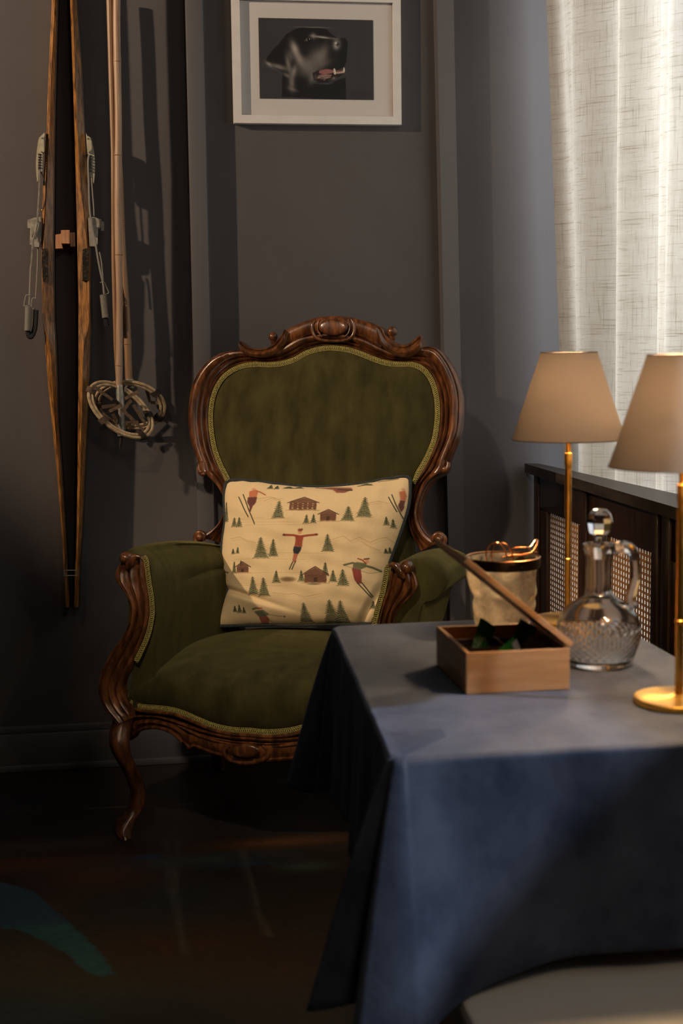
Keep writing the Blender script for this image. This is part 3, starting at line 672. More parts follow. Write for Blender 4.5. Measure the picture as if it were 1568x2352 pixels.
# moulded edge of the arches
for sg in (1, -1):
    mb = MB(); ar = [(-p[0] if sg < 0 else p[0], p[1]) for p in bt[4:30]]
    mb.tube([Vector((x, g_front(x, 0)-.014, z+.003)) for x, z in ar], .0045, 8)
    mb.build('arch_moulding', M_wood, chair)
for sg in (1, -1):
    mb = MB(); q = [ctr(*c6(*p), gr) for p in ((508,1206),(580,1240),(660,1275),(740,1300),(810,1318))]
    mb.tube([Vector((v.x*sg+(0 if sg > 0 else 2*-.028*0), v.y, v.z)) for v in q], [.001, .004, .0045, .004, .001], 8)
    mb.build('rail_carving', M_wood, chair)
# side and back rails
for sg in (-1, 1): MB().box((sg*.345-.014, -.22, .25), (sg*.345+.014, .27, .33), .004).build('side_rail', M_wood, chair)
MB().box((-.33, .235, .25), (.33, .265, .33), .004).build('back_rail', M_wood, chair)

# --- arm posts ------------------------------------------------------
g_post = lambda x, z: -.262-.02*max(0, min(1, (.5-z)/.2))
POST = [(560,250,400,258),(590,290,330,330),(600,360,292,420),(612,450,290,480),(625,560,330,560),(640,640,400,650),(655,740,450,730),(662,830,480,810),(665,920,485,880),(655,1000,480,950),(640,1080,460,1040),(618,1170,420,1130),(580,1270,370,1220),(530,1380,290,1320),(470,1500,220,1430),(410,1600,165,1540),(365,1690,125,1640),(335,1780,103,1740),(325,1870,98,1840),(340,1950,108,1930),(365,2020,130,2010),(400,2080,165,2090),(430,2130,220,2170),(440,2190,290,2260)]
A0, B0 = pairs(POST, 90, c5b, g_post)
def shiftR(v, sg):
    if sg < 0: return v.copy()
    k = max(0, min(1, (v.z-.38)/.3)); k = k*k*(3-2*k)
    return Vector((-v.x+.045*k, v.y, v.z))
PP = [(0,0),(0,.010),(.03,.016),(.08,.018),(.12,.010),(.16,.007),(.2,.012),(.27,.024),(.34,.028),(.41,.024),(.46,.013),(.5,.014),(.57,.028),(.65,.034),(.73,.029),(.78,.017),(.82,.018),(.88,.026),(.94,.024),(.98,.014),(1,.002)]
for sg in (-1, 1):
    A = [shiftR(v, sg) for v in A0]; B = [shiftR(v, sg) for v in B0]
    nn = Vector((sg*.28, -1, 0)).normalized()
    mb = MB(); loft(A, B, PP, nn, .012, mb, taper=lambda t: .55+.45*min(1, t*8)*min(1, (1-t)*5)); mb.build('arm_post', M_wood, chair, ang=50)
    # rolled scroll knob at the top
    p = shiftR(ctr(*c5b(372, 268), -.275), sg); mb = MB(); mb.ball(p+Vector((0, 0, 0)), .0165, 18, (1, 1.25, .95))
    q = [shiftR(ctr(*c5b(*a), -.283), sg) for a in ((540,262),(500,250),(460,262),(430,300),(405,345),(375,400))]
    mb.tube(q, [.003, .006, .0085, .010, .011, .004], 10)
    mb.build('post_scroll', M_wood, chair, ang=60)
    # braid along the inner edge of the post
    ip = [shiftR(v, sg)+Vector((-sg*.006, -.006, 0)) for v in A0[:56]]
    b1, b2 = MB(), MB(); braid(ip, Vector((0, -1, 0)), b1, b2, .0105); b1.build('gimp_ribbon', M_gimpbase, chair); b2.build('gimp_braid', M_gimp, chair, ang=None)

# --- upholstered arms ----------------------------------------------
# cross section (outward x from inner wall, z): starts at seat, up the inside, over the roll, down outside
SEC = [(.262,.36),(.254,.45),(.247,.53),(.247,.60),(.256,.648),(.280,.680),(.316,.696),(.345,.697),(.372,.684),(.388,.660),(.388,.634),(.374,.614),(.352,.606),(.348,.59),(.346,.50),(.338,.40),(.335,.31)]
SECR = crom(SEC, 64)
def arm(sg):
    P = []; ys = [-.262, -.258, -.25, -.235, -.21, -.17, -.12, -.05, .02, .10, .17, .235, .26]
    for i, y in enumerate(ys):
        t = (y+.262)/.52; row = []
        infl = [.0, .55, .8, .95, 1, 1, 1, 1, 1, 1, 1, 1, .9][i]
        for (x, z) in SECR:
            # deflate towards the section's centre at the front
            cx_, cz_ = .325, .60
            zz = z
            if z > .56: zz = z-(.060*t*t*min(1, (z-.56)/.08))
            if z > .56: x2 = cx_+(x-cx_)*(.86+.14*infl); z2 = zz-(1-infl)*.012*min(1, (z-.56)/.08)
            else: x2 = x; z2 = z
            x2 -= .03*t*t*(1 if x > .3 else .6) - .012*sin(pi*t)*(1 if x < .3 else 0)
            # crease in the inside padding
            if x < .3 and .50 < z < .66:
                x2 += .010*exp(-((z-(.58+.05*t))/.010)**2)*max(0, min(1, (y+.08)/.06))
            # pinch pleats at the front of the roll
            if z > .6: x2 += .0; z2 += -.004*exp(-((y+.225)/.006)**2)
            if sg < 0 and x2 > .30: x2 = .30+(x2-.30)*.45
            if sg > 0 and x2 > .30: x2 = .30+(x2-.30)*1.18
            row.append(shiftR(Vector((-x2, y, z2)), sg) if sg > 0 else Vector((-x2, y, z2)))
        P.append(row)
    mb = MB(); mb.grid(P)
    mb.f.append(tuple(range(len(P[0])))); n = len(P[0]); k = (len(P)-1)*n; mb.f.append(tuple(k+i for i in range(n)))
    o = mb.build('arm_upholstery', M_velvet, chair, ang=60)
arm(-1); arm(1)

# --- legs -----------------------------------------------------------
LEG = [(175,1150,120,262),(165,1230,130,258),(175,1310,125,255),(190,1400,110,.0),(208,1500,100,0),(222,1600,98,0),(228,1680,98,0),(215,1745,98,0),(185,1800,120,0),(178,1850,120,0),(205,1895,70,0)]
def leg(sg):
    q = []
    for (x, y, w_, _) in LEG:
        p = ctr(*c6(x, y), -.265); q.append((p.x, p.z, w_*.3699/980/2))
    q = crom([(a, b, c) for a, b, c in q], 44)
    zmax = q[0][1]; ring = []; V = []; Fs = []; n = 20
    for i, (x, z, r) in enumerate(q):
        t = i/43
        y = -.262-.028*exp(-((t-.22)/.16)**2)+.030*exp(-((t-.66)/.2)**2)-.026*max(0, (t-.78)/.22)
        for k in range(n):
            a = 2*pi*k/n; rr = r*(1+.10*cos(4*a)); 
            if t > .8: rr *= 1+.14*sin(5*a)*((t-.8)/.2)
            V.append(Vector((x+rr*cos(a), y+rr*.95*sin(a), max(.002, z))))
    if sg > 0: V = [Vector((-v.x, v.y, v.z)) for v in V]
    for i in range(43):
        for k in range(n): Fs.append((i*n+k, i*n+(k+1) % n, (i+1)*n+(k+1) % n, (i+1)*n+k))
    Fs.append(tuple(range(n))); Fs.append(tuple(43*n+k for k in range(n)))
    MB().add(V, Fs).build('leg', M_wood, chair, ang=70)
leg(-1); leg(1)
for sg in (-1, 1):
    mb = MB(); pts = [(sg*.315, .25, .30), (sg*.315, .255, .2), (sg*.318, .275, .1), (sg*.325, .305, .0)]
    V = []; Fs = []
    for i, (x, y, z) in enumerate(pts):
        h = .021-.003*i
        V += [(x-h, y-h, z), (x+h, y-h, z), (x+h, y+h, z), (x-h, y+h, z)]
    for i in range(3):
        for k in range(4): Fs.append((i*4+k, i*4+(k+1) % 4, (i+1)*4+(k+1) % 4, (i+1)*4+k))
    Fs += [(0, 1, 2, 3), (12, 13, 14, 15)]
    mb.add(V, Fs).build('leg', M_wood, chair, smooth=False)

# ================================================================== cushion
def cushion():
    pz = .43
    a = CBi @ (onz(490, 1437, pz)-OC); b = CBi @ (onz(868, 1435, pz)-OC)
    y0 = min(a.y, b.y)-.035; yt = y0+.085
    g = lambda x, z: y0+(z-pz)*.27
    T = crom([c5(105,78),c5(150,62),c5(270,68),c5(400,84),c5(530,98),c5(650,104),c5(790,98),c5(930,84),c5(1060,60),c5(1170,42),c5(1215,44),c5(1228,60)], 430)
    Rr = crom([c5(1228,60),c5(1226,140),c5(1215,230),c5(1185,330),c5(1150,430),c5(1110,540),c5(1080,640),c5(1070,740),c5(1065,860),c5(1062,930)], 330)
    Bm = crom([c5(32,952),c5(120,950),c5(300,946),c5(560,948),c5(760,944),c5(930,946),c5(1062,938)], 430)
    Lf = crom([c5(105,78),c5(94,160),c5(100,300),c5(86,420),c5(80,520),c5(84,610),c5(96,680),c5(112,740),c5(98,790),c5(70,860),c5(45,915),c5(32,952)], 330)
    u = np.linspace(0, 1, 430)[None, :, None]; v = np.linspace(0, 1, 330)[:, None, None]
    PX = (1-v)*T[None]+v*Bm[None]+(1-u)*Lf[:, None]+u*Rr[:, None]-((1-u)*(1-v)*T[0]+u*(1-v)*T[-1]+(1-u)*v*Bm[0]+u*v*Bm[-1])
    root = empty('scatter_cushion', OC, 'cream cushion printed with skiers, fir trees and chalets, dark piping, on the armchair', 'cushion', -AL)
    n1 = Vector((0, -1, .27)).normalized()
    o = np.array(CBi @ (CO-OC)); 
    # vectorised ray/plane
    d = np.stack([(PX[..., 0]-784)/FPX, -(PX[..., 1]-1176)/FPX, -np.ones(PX.shape[:2])], -1)
    Mm = np.array(CBi @ CR); d = d @ Mm.T; n = np.array(n1); p0 = np.array([0, y0, pz])
    P = o+d*(((p0-o) @ n)/(d @ n))[..., None]
    U = u[..., 0]; V = v[..., 0]
    e = np.clip(1-np.abs(2*U-1)**3.2, 0, 1)**.62*np.clip(1-np.abs(2*V-1)**3.2, 0, 1)**.62
    X = PX[..., 0]; Y = PX[..., 1]
    H = .062*e
    # wrinkles: gathers from the top seam, fold at lower left and lower right
    tt = np.clip(1-V/.22, 0, 1)
    H += .0035*tt*np.sin(U*58+3*np.sin(U*9))*e**.3*np.clip(.5+np.sin(U*7+1), 0, 1)
    fold = np.exp(-(((Y-(1350+.32*(X-515)))/7)**2))*np.exp(-((X-560)/90)**2)*.012; H -= fold
    fold = np.exp(-(((Y-(1372+.25*(X-540)))/14)**2))*np.exp(-((X-600)/110)**2)*.006; H += fold
    fold = np.exp(-(((X-(905-.55*(Y-1300)))/9)**2))*np.exp(-((Y-1390)/55)**2)*.012; H -= fold
    H += .0018*np.sin(X*.05+Y*.02)*np.sin(Y*.045-X*.013)*e
    bump = sum(np.sin(X*a_+Y*b_+c_)*.0007 for a_, b_, c_ in ((.11, .05, 0), (-.07, .13, 1), (.03, -.17, 2))); H += bump*e**.5
    P = P+H[..., None]*n
    k = 2.6577; c = Canvas(0, 0, 1, 1, 430, 330, (224, 198, 152)); c.x = (X-480)*k; c.y = (Y-1080)*k
    # print, in the cushion's own sheet coordinates
    c.grain(.05)
    SK = (176, 140, 92)
    for pts in (((370,205),(420,180),(450,195),(480,185)), ((800,440),(860,420),(900,450),(950,425),(1010,455),(1060,430),(1100,420),(1150,455)), ((160,430),(220,420),(280,450),(330,460)), ((430,760),(520,770),(560,765),(620,785),(720,765)), ((330,190),(400,178),(470,200)), ((980,220),(1060,205),(1120,215)), ((960,450),(1010,480),(1060,500))):
        c.line(pts, 3, SK, .7, 3)
        c.line([(a_+8, b_+12) for a_, b_ in pts], 2, SK, .4, 3)
    for y in (310, 318, 330, 350, 520, 555, 640, 700, 712): 
        x0 = RNG.uniform(150, 500); c.line([(x0, y), (x0+RNG.uniform(200, 500), y+RNG.uniform(-8, 8))], 2, SK, .45, 3)
    GR = [(58, 66, 40), (78, 86, 54), (46, 50, 34)]
    def tree(cx, base, h, w):
        m = max(4, int(h/11))
        c.poly([(cx, base-h), (cx-w*.42, base-4), (cx+w*.42, base-4)], (92, 96, 62), .6, 1)
        for i in range(m):
            t = (i+1)/m; y = base-h+h*t; ww = w*.5*(.18+.82*t)
            for q in (-1, 1):
                c.line([(cx+q*ww*.1, y-h/m*.9), (cx+q*ww*RNG.uniform(.8, 1.05), y-h/m*.1)], 3.4, GR[i % 3], .95, 1.5)
                c.line([(cx+q*ww*.15, y-h/m*.3), (cx+q*ww*RNG.uniform(.4, .75), y+h/m*.25)], 2.0, GR[(i+1) % 3], .9, 1.5)
            c.line([(cx, y-h/m*1.2), (cx, y)], 3, GR[2], .9, 1.5)
        c.line([(cx-w*.55, base+2), (cx+w*.55, base)], 2, (150, 120, 80), .6, 2)
    for t in ((462,312,105,86),(882,328,88,84),(978,304,122,100),(182,357,55,44),(216,360,58,44),(634,346,54,40),(676,342,52,38),(1103,347,48,36),(1138,362,52,34),(117,322,120,40),(360,553,124,100),(436,542,102,62),(765,514,102,78),(455,700,70,52),(186,638,68,34),(232,600,34,26),(605,694,64,46),(748,660,80,50),(795,695,68,50),(852,718,96,76),(308,770,105,76),(376,780,108,80),(610,932,110,88),(766,936,132,110),(828,936,130,100),(182,870,34,30),(212,876,46,34),(240,878,34,24),(1010,850,46,44),(178,522,30,26),(210,520,36,26),(1092,514,28,22),(1112,512,34,24),(390,122,26,40),(430,124,22,34),(500,120,14,70),(560,118,12,60),(970,100,14,80)): tree(*t)
    BR, BD, BL = (112, 74, 52), (66, 42, 32), (170, 130, 96)
    def hut(x0, x1, yb, h, rf, chalet=False):
        xm = (x0+x1)/2; wl = yb-h
        c.poly([(x0, yb), (x0, wl), (x1, wl), (x1, yb)], BR, .95, 1); c.poly([(x0, wl), (xm, wl-rf), (x1, wl)], BR, .95, 1)
        for i in range(int(h/6)): c.line([(x0, wl+6*i), (x1, wl+6*i)], 1.6, BD, .7, 1.5)
        c.line([(x0-14, wl+6), (xm, wl-rf-4), (x1+14, wl+6)], 5, BD, .95, 2)
        if chalet:
            for r_ in range(3):
                for i in range(5): c.poly([(x0+14+i*(x1-x0-30)/4.4, wl+6+r_*h*.3), (x0+24+i*(x1-x0-30)/4.4, wl+6+r_*h*.3), (x0+24+i*(x1-x0-30)/4.4, wl+14+r_*h*.3), (x0+14+i*(x1-x0-30)/4.4, wl+14+r_*h*.3)], BL if r_ < 2 else (206, 176, 130), .9)
        else: c.poly([(xm-10, yb-4), (xm-10, yb-h*.6), (xm+10, yb-h*.6), (xm+10, yb-4)], BD, .9)
        c.line([(x0-20, yb+3), (x1+20, yb+4)], 3, (140, 108, 72), .7, 2)
    hut(526, 690, 260, 50, 28, True); hut(716, 812, 328, 46, 20); hut(204, 280, 636, 38, 22); hut(624, 756, 700, 52, 40)
    c.blob(525, 680, 46, 15, 0, (116, 90, 58), .9, 4); c.blob(680, 708, 40, 7, 0, (110, 100, 76), .8, 4)
    RD, NV, FL = (150, 66, 46), (40, 38, 44), (206, 150, 110)
    L = c.line
    def ski_(a_, b_): L([a_, b_], 7, (84, 78, 56), .95, 1.5); L([a_, b_], 2, (40, 36, 28), .8, 1.5)
    # jumper top left
    ski_((205,175),(275,300)); ski_((232,160),(318,345)); c.poly([(268,140),(310,128),(325,150),(320,178),(272,178)], (190, 110, 74), .95, 1); L([(315,138),(345,150),(370,164)], 8, (176,100,70), .95, 2); c.blob(292, 126, 14, 8, 0, FL, .9, 4)
    c.poly([(265,178),(325,178),(318,215),(300,235),(290,270),(282,270),(280,235),(262,210)], (96, 50, 46), .95, 1)
    # right edge jumper
    ski_((1112,175),(1160,262)); ski_((1130,160),(1190,300)); c.poly([(1172,140),(1205,130),(1212,165),(1205,195),(1180,190)], (190, 108, 74), .95, 1); c.blob(1195, 124, 12, 8, 0, FL, .9, 4); c.poly([(1178,190),(1205,195),(1196,240),(1182,265),(1168,230)], (96, 50, 46), .95, 1)
    # centre skier arms out
    L([(500,414),(560,416),(600,424),(650,416),(700,411)], 13, RD, .95, 2); c.poly([(570,418),(622,418),(614,450),(612,486),(564,484),(572,450)], RD, .95, 1); c.blob(597, 397, 13, 13, 0, FL, 1, 5); c.blob(598, 384, 15, 9, 0, (120, 64, 44), .95, 5); c.blob(610, 379, 6, 5, 0, (120,64,44), .9, 5)
    c.poly([(562,484),(610,486),(602,512),(588,530),(562,526),(558,505)], NV, 1, 1); c.poly([(562,526),(588,530),(574,575),(552,582)], (172, 96, 72), .95, 1); ski_((535,620),(556,578)); ski_((550,620),(574,572)); c.blob(503, 414, 7, 7, 0, (90, 60, 40), .9, 5); c.blob(694, 411, 7, 7, 0, (90, 60, 40), .9, 5)
    L([(586,424),(590,480)], 2, (90, 36, 28), .7, 2)
    # skier right
    L([(862,594),(910,580),(940,588)], 11, (96, 98, 70), .95, 2); L([(960,590),(1020,605),(1060,622)], 13, (96, 98, 70), .95, 2); c.poly([(912,590),(930,574),(985,580),(990,600),(955,618),(910,612)], (104, 104, 72), .95, 1); c.blob(990, 568, 12, 13, 0, FL, 1, 5); L([(975,556),(1002,552)], 8, (96,60,40), .95, 2); L([(940,554),(965,562),(985,582)], 8, RD, .9, 2)
    c.poly([(905,612),(955,618),(960,660),(958,700),(935,706),(918,680)], (132, 56, 46), .95, 1); ski_((935,700),(1005,782)); ski_((958,696),(1012,775)); L([(850,592),(1000,640),(1056,628)], 2, (80, 70, 50), .8, 2)
    # crouching skier bottom
    c.poly([(300,870),(360,860),(395,885),(360,900),(330,905)], (104, 104, 76), .95, 1); L([(296,856),(318,850)], 10, (110, 110, 84), .95, 2); L([(320,850),(355,852)], 8, (176, 90, 60), .9, 2); c.poly([(325,900),(375,895),(385,915),(368,942),(330,942)], (164, 84, 60), .95, 1); L([(380,888),(488,900)], 2.5, (90, 70, 50), .9, 2); L([(370,915),(404,930)], 2.5, (90, 70, 50), .9, 2); c.blob(484, 899, 6, 5, 0, (90,70,50), .9, 5)
    # partial figure at left edge and pattern cut by the top seam
    L([(88,620),(140,632)], 9, (104, 96, 60), .9, 2); L([(92,600),(96,640)], 10, (110, 90, 56), .9, 2); L([(130,640),(92,680)], 3, (110,90,56), .8, 2)
    c.poly([(640,112),(780,110),(880,116),(895,128),(850,150),(800,150),(770,128)], (120, 62, 46), .85, 2); L([(800,126),(890,134)], 8, (60, 40, 34), .9, 2); L([(770,112),(800,140)], 6, RD, .9, 2); L([(920,104),(1000,92)], 8, (96, 100, 66), .8, 3); L([(1040,76),(1160,56)], 6, (120, 90, 60), .8, 3)
    o_ = grid_mesh('cushion_front', P, M_print, root); c.apply(o_.data)
    # back panel
    st = 10; Pb = (P-H[..., None]*n)-n*(.045*e)[..., None]; Pb = np.concatenate([Pb[::st], Pb[-1:]], 0); Pb = np.concatenate([Pb[:, ::st], Pb[:, -1:]], 1)
    grid_mesh('cushion_back', Pb, M_piping, root)
    base = P-H[..., None]*n
    edge = [Vector(p) for p in np.concatenate([base[::-6, 0], base[0, ::6], base[::6, -1]])]+[Vector(p) for p in base[-1, ::-8]]
    MB().tube([p+n1*.002 for p in edge[::1]], .0052, 8, True).build('piping', M_piping, root)
cushion()

# ================================================================== skis with cable bindings on the wall
def wtr(pts, n, y): return [Vector(tuple(ony(a, b, y))) for a, b in (crom(pts, n) if n else pts)]
def ski(nm, edges, split, label, place):
    """edges: (y_px, x_left, x_right); split: fraction where the bevel ridge runs"""
    yf = YB-.085; root_p = ony(edges[-1][1], edges[-1][0], YB); root = empty('ski', (root_p.x, YB-.04, root_p.z), label, 'ski', group='pair of old wooden skis')
    c = Vector(root.location); E_ = crom([(a, b, d, s) for (a, b, d), s in zip(edges, split)], 90)
    V = []; Fs = []; 
    for (py, xl, xr, s) in E_:
        a = ony(xl, py, yf+.012); b = ony(xr, py, yf+.012); m = ony(xl+(xr-xl)*s, py, yf)
        th = .055
        V += [a-c, m-c, b-c, Vector((b.x, YB-.004, b.z))-c, Vector((a.x, YB-.004, a.z))-c]
    n = len(E_)
    for i in range(n-1):
        for k in range(5): Fs.append((i*5+k, i*5+(k+1) % 5, (i+1)*5+(k+1) % 5, (i+1)*5+k))
    Fs += [(0, 1, 2, 3, 4), tuple((n-1)*5+k for k in range(5))]
    MB().add(V, Fs).build('ski_body', M_ski, root, ang=20)
    V = []; Fs = []
    side = 1 if place < 0 else -1
    for (py, xl, xr, s) in E_:
        x = xr if side > 0 else xl
        if side < 0: x = xr
        a = ony(x, py, yf+.014); d = .0035
        V += [Vector((a.x, yf+.012, a.z))-c, Vector((a.x+d, yf+.014, a.z))-c, Vector((a.x+d, YB-.003, a.z))-c, Vector((a.x, YB-.003, a.z))-c]
    for i in range(n-1):
        for k in range(4): Fs.append((i*4+k, i*4+(k+1) % 4, (i+1)*4+(k+1) % 4, (i+1)*4+k))
    Fs += [(0, 1, 2, 3), tuple((n-1)*4+k for k in range(4))]
    MB().add(V, Fs).build('ski_base', M_skiedge, root, ang=20)
    return root
EL = [(-230,124,133),(-100,121,132),(0,119,131),(150,112,127),(300,106,124),(420,99,123),(500,97,122),(600,95,122),(700,97,123),(745,99,124),(775,103,126),(800,104,127),(880,110,130),(960,118,132),(1060,128,139),(1140,135,144),(1220,141,149),(1300,146,153),(1350,149,157),(1395,150,159)]
SL = [.6,.6,.6,.45,.4,.4,.3,.12,.08,.08,.35,.5,.5,.5,.5,.5,.4,.4,.3,.3]
ER = [(-230,150,163),(-100,157,170),(0,161,175),(150,166,186),(300,171,194),(420,174,200),(500,176,204),(600,178,207),(700,180,208),(745,180,208),(775,180,207),(800,180,206),(880,180,204),(960,179,200),(1060,178,195),(1140,177,192),(1220,176,188),(1300,173,183),(1350,171,181),(1395,170,180)]
SR = [.3,.3,.35,.3,.3,.4,.6,.85,.9,.85,.6,.45,.4,.4,.4,.4,.4,.4,.4,.4]
skl = ski('l', EL, SL, 'left of two tall old wooden skis on the wall, binding spring hanging at its left', -1)
skr = ski('r', ER, SR, 'right of two tall old wooden skis on the wall, binding facing the bamboo poles', 1)
def on(root, mb, name, m, **k):
    c = Vector(root.location); mb.v = [tuple(Vector(v)-c) for v in mb.v]; return mb.build(name, m, root, **k)
cs = lambda x, y: (40+x*.22967, 280+y*.22967)
def plate(root, pts, y, th, nm, m, f=cs):
    mb = MB(); P = [ony(*f(*p), y) for p in pts]; mb.prism(P, (0, th, 0)); return on(root, mb, nm, m, smooth=False)
def wire(root, pts, y, r, nm, m, n=40, f=cs, dy=None):
    R_ = crom([f(*p) for p in pts], n); mb = MB(); mb.tube([ony(a, b, y) for a, b in R_], r, 6); return on(root, mb, nm, m)
yb = YB-.085
# left ski binding
plate(skl, [(272,105),(250,125),(215,160),(204,210),(192,300),(183,420),(188,520),(196,600),(206,590),(206,480),(214,380),(252,310),(272,300)], yb-.004, .022, 'lever_plate', M_cream_metal)
plate(skl, [(230,150),(262,140),(266,300),(236,306),(224,290)], yb-.010, .006, 'lever_cover', M_cream_metal)
for p in ((243,160),(236,298)): on(skl, MB().ball(ony(*cs(*p), yb-.011), .0022, 10), 'rivet', M_steel)
m = MB()
for i in range(6):
    a = ony(*cs(222, 325+i*27), yb-.008); m.box(a-Vector((.0035, .002, .0016)), a+Vector((.0035, .003, .0016)))
tag(on(skl, m, 'adjuster_teeth', M_black, smooth=False), kind='stuff')
plate(skl, [(238,316),(252,316),(248,490),(236,500)], yb-.008, .004, 'slide_bar', M_cream_metal)
wire(skl, [(218,480),(222,600),(216,750),(206,900),(196,1020),(178,1110),(160,1180),(150,1300),(142,1400)], yb-.008, .0028, 'cable', M_steel)
wire(skl, [(236,500),(270,580),(284,680),(276,800),(250,890)], yb-.006, .0016, 'leather_thong', M_darkleather)
on(skl, MB().ball(ony(*cs(247, 882), yb-.008), .003, 10), 'thong_stud', M_brass)
plate(skl, [(100,980),(128,972),(180,955),(232,950),(238,1180),(228,1250),(178,1252),(122,1225),(128,1066),(100,1060)], yb+.004, .030, 'toe_iron', M_toe)
plate(skl, [(128,985),(170,965),(186,975),(190,1060),(160,1110),(140,1150),(134,1070)], yb-.003, .008, 'toe_iron_flange', M_toe)
plate(skl, [(198,1010),(232,1000),(232,1190),(214,1210),(196,1150)], yb-.002, .008, 'toe_iron_flange', M_steel)
wire(skl, [(142,1400),(132,1470),(126,1600),(122,1720),(118,1830)], yb-.004, .0022, 'cable', M_cable)
wire(skl, [(205,1260),(200,1450),(192,1600),(182,1760)], yb+.02, .0018, 'cable', M_cable)
wire(skl, [(64,1842),(72,1790),(88,1735),(132,1733)], yb-.006, .0014, 'hook_wire', M_cable); wire(skl, [(64,1842),(110,1838)], yb-.006, .0014, 'hook_wire', M_cable, 6)
wire(skl, [(186,1765),(150,1768),(140,1858),(180,1868)], yb+.012, .0014, 'hook_wire', M_cable)
def coil(root, p0, p1, r, turns, nm, y):
    A_ = ony(*cs(*p0), y); B_ = ony(*cs(*p1), y); ax = (B_-A_).normalized(); s1 = ax.cross(Vector((0, 1, 0))).normalized(); s2 = ax.cross(s1)
    m = MB(); k = turns*10; m.tube([A_+(B_-A_)*(i/k)+s1*(r*cos(2*pi*i/10))+s2*(r*sin(2*pi*i/10)) for i in range(k+1)], .0014, 5); on(root, m, nm, M_cable)
    on(root, MB().tube([A_, B_], r*.7, 10), 'spring_core', M_black)
coil(skl, (112,1850), (104,2090), .0082, 26, 'coil_spring', yb-.006)
wire(skl, [(104,2080),(112,2130),(132,2150),(160,2110),(178,2030),(186,1880)], yb-.002, .0068, 'rubber_loop', M_black)
plate(skl, [(244,1270),(300,1265),(310,1300),(308,1590),(262,1600),(250,1560)], yb-.0015, .010, 'leather_patch', M_patch)
# right ski binding
plate(skr, [(684,110),(700,140),(738,160),(748,200),(766,290),(774,400),(772,520),(764,612),(752,590),(724,520),(722,460),(738,440),(730,340),(700,316),(694,250)], yb-.004, .022, 'lever_plate', M_cream_metal)
plate(skr, [(694,150),(720,150),(740,200),(742,270),(715,312),(700,290)], yb-.010, .006, 'lever_cover', M_cream_metal)
for p in ((700,165),(714,298)): on(skr, MB().ball(ony(*cs(*p), yb-.011), .0022, 10), 'rivet', M_steel)
m = MB()
for i in range(6):
    a = ony(*cs(734, 340+i*30), yb-.008); m.box(a-Vector((.003, .002, .0018)), a+Vector((.003, .003, .0018)))
tag(on(skr, m, 'adjuster_teeth', M_black, smooth=False), kind='stuff')
wire(skr, [(716,330),(706,400),(712,600),(718,800),(730,950),(750,1080),(775,1180),(800,1340),(830,1500),(855,1610),(866,1720)], yb-.008, .0026, 'cable', M_cable)
wire(skr, [(740,560),(750,700),(762,850),(766,940)], yb+.01, .0018, 'cable', M_cable)
plate(skr, [(706,960),(760,948),(836,975),(840,1050),(806,1070),(800,1220),(770,1245),(720,1242),(712,1100)], yb+.004, .030, 'toe_iron', M_toe)
plate(skr, [(745,955),(800,965),(820,985),(818,1050),(790,1060),(780,1150),(752,1080)], yb-.003, .008, 'toe_iron_flange', M_toe)
plate(skr, [(842,992),(866,1000),(866,1090),(838,1088)], yb+.012, .016, 'toe_iron_tab', M_steel)
wire(skr, [(820,1300),(840,1400),(850,1500),(858,1600)], yb+.012, .0018, 'cable', M_cable)
wire(skr, [(824,1606),(870,1604),(884,1640),(912,1708),(866,1722)], yb-.006, .0014, 'hook_wire', M_cable)
coil(skr, (856,1730), (880,1960), .0078, 24, 'coil_spring', yb-.006)
wire(skr, [(880,1950),(888,2010),(894,2040)], yb-.004, .0062, 'rubber_end', M_black, 10)
plate(skr, [(650,1275),(690,1262),(714,1290),(710,1585),(650,1588),(648,1430)], yb-.0015, .010, 'leather_patch', M_patch)
# ski spacer of three wooden blocks
sp = empty('ski_spacer', ony(*cs(480, 1170), YB-.03), 'three small pale wooden blocks wedged between the two skis', 'spacer')
plate(sp, [(380,1128),(436,1118),(440,1210),(452,1264),(380,1266)], yb+.012, .05, 'block', M_cork)
plate(sp, [(434,1082),(520,1080),(522,1216),(436,1214)], yb+.004, .055, 'block', M_cork)
plate(sp, [(522,1108),(572,1104),(576,1242),(530,1246)], yb+.012, .05, 'block', M_cork)
# strap at the bottom
st = empty('ski_strap', ony(162, 1318, YB-.03), 'thin grey metal clasp strap holding the lower ends of the skis together', 'strap')
m = MB(); yy = yb+.003
for z_ in (1310, 1322): m.tube([ony(146, z_, yy), ony(178, z_, yy), ony(178, z_, YB-.005), ony(146, z_, YB-.005)], .0011, 6, True)
on(st, m, 'wire_band', M_cable)
plate(st, [(146,1309),(150,1309),(150,1324),(146,1324)], yy-.002, .003, 'clip', M_steel, f=lambda a, b: (a, b)); plate(st, [(174,1309),(178,1309),(178,1324),(174,1324)], yy-.002, .003, 'clip', M_steel, f=lambda a, b: (a, b))

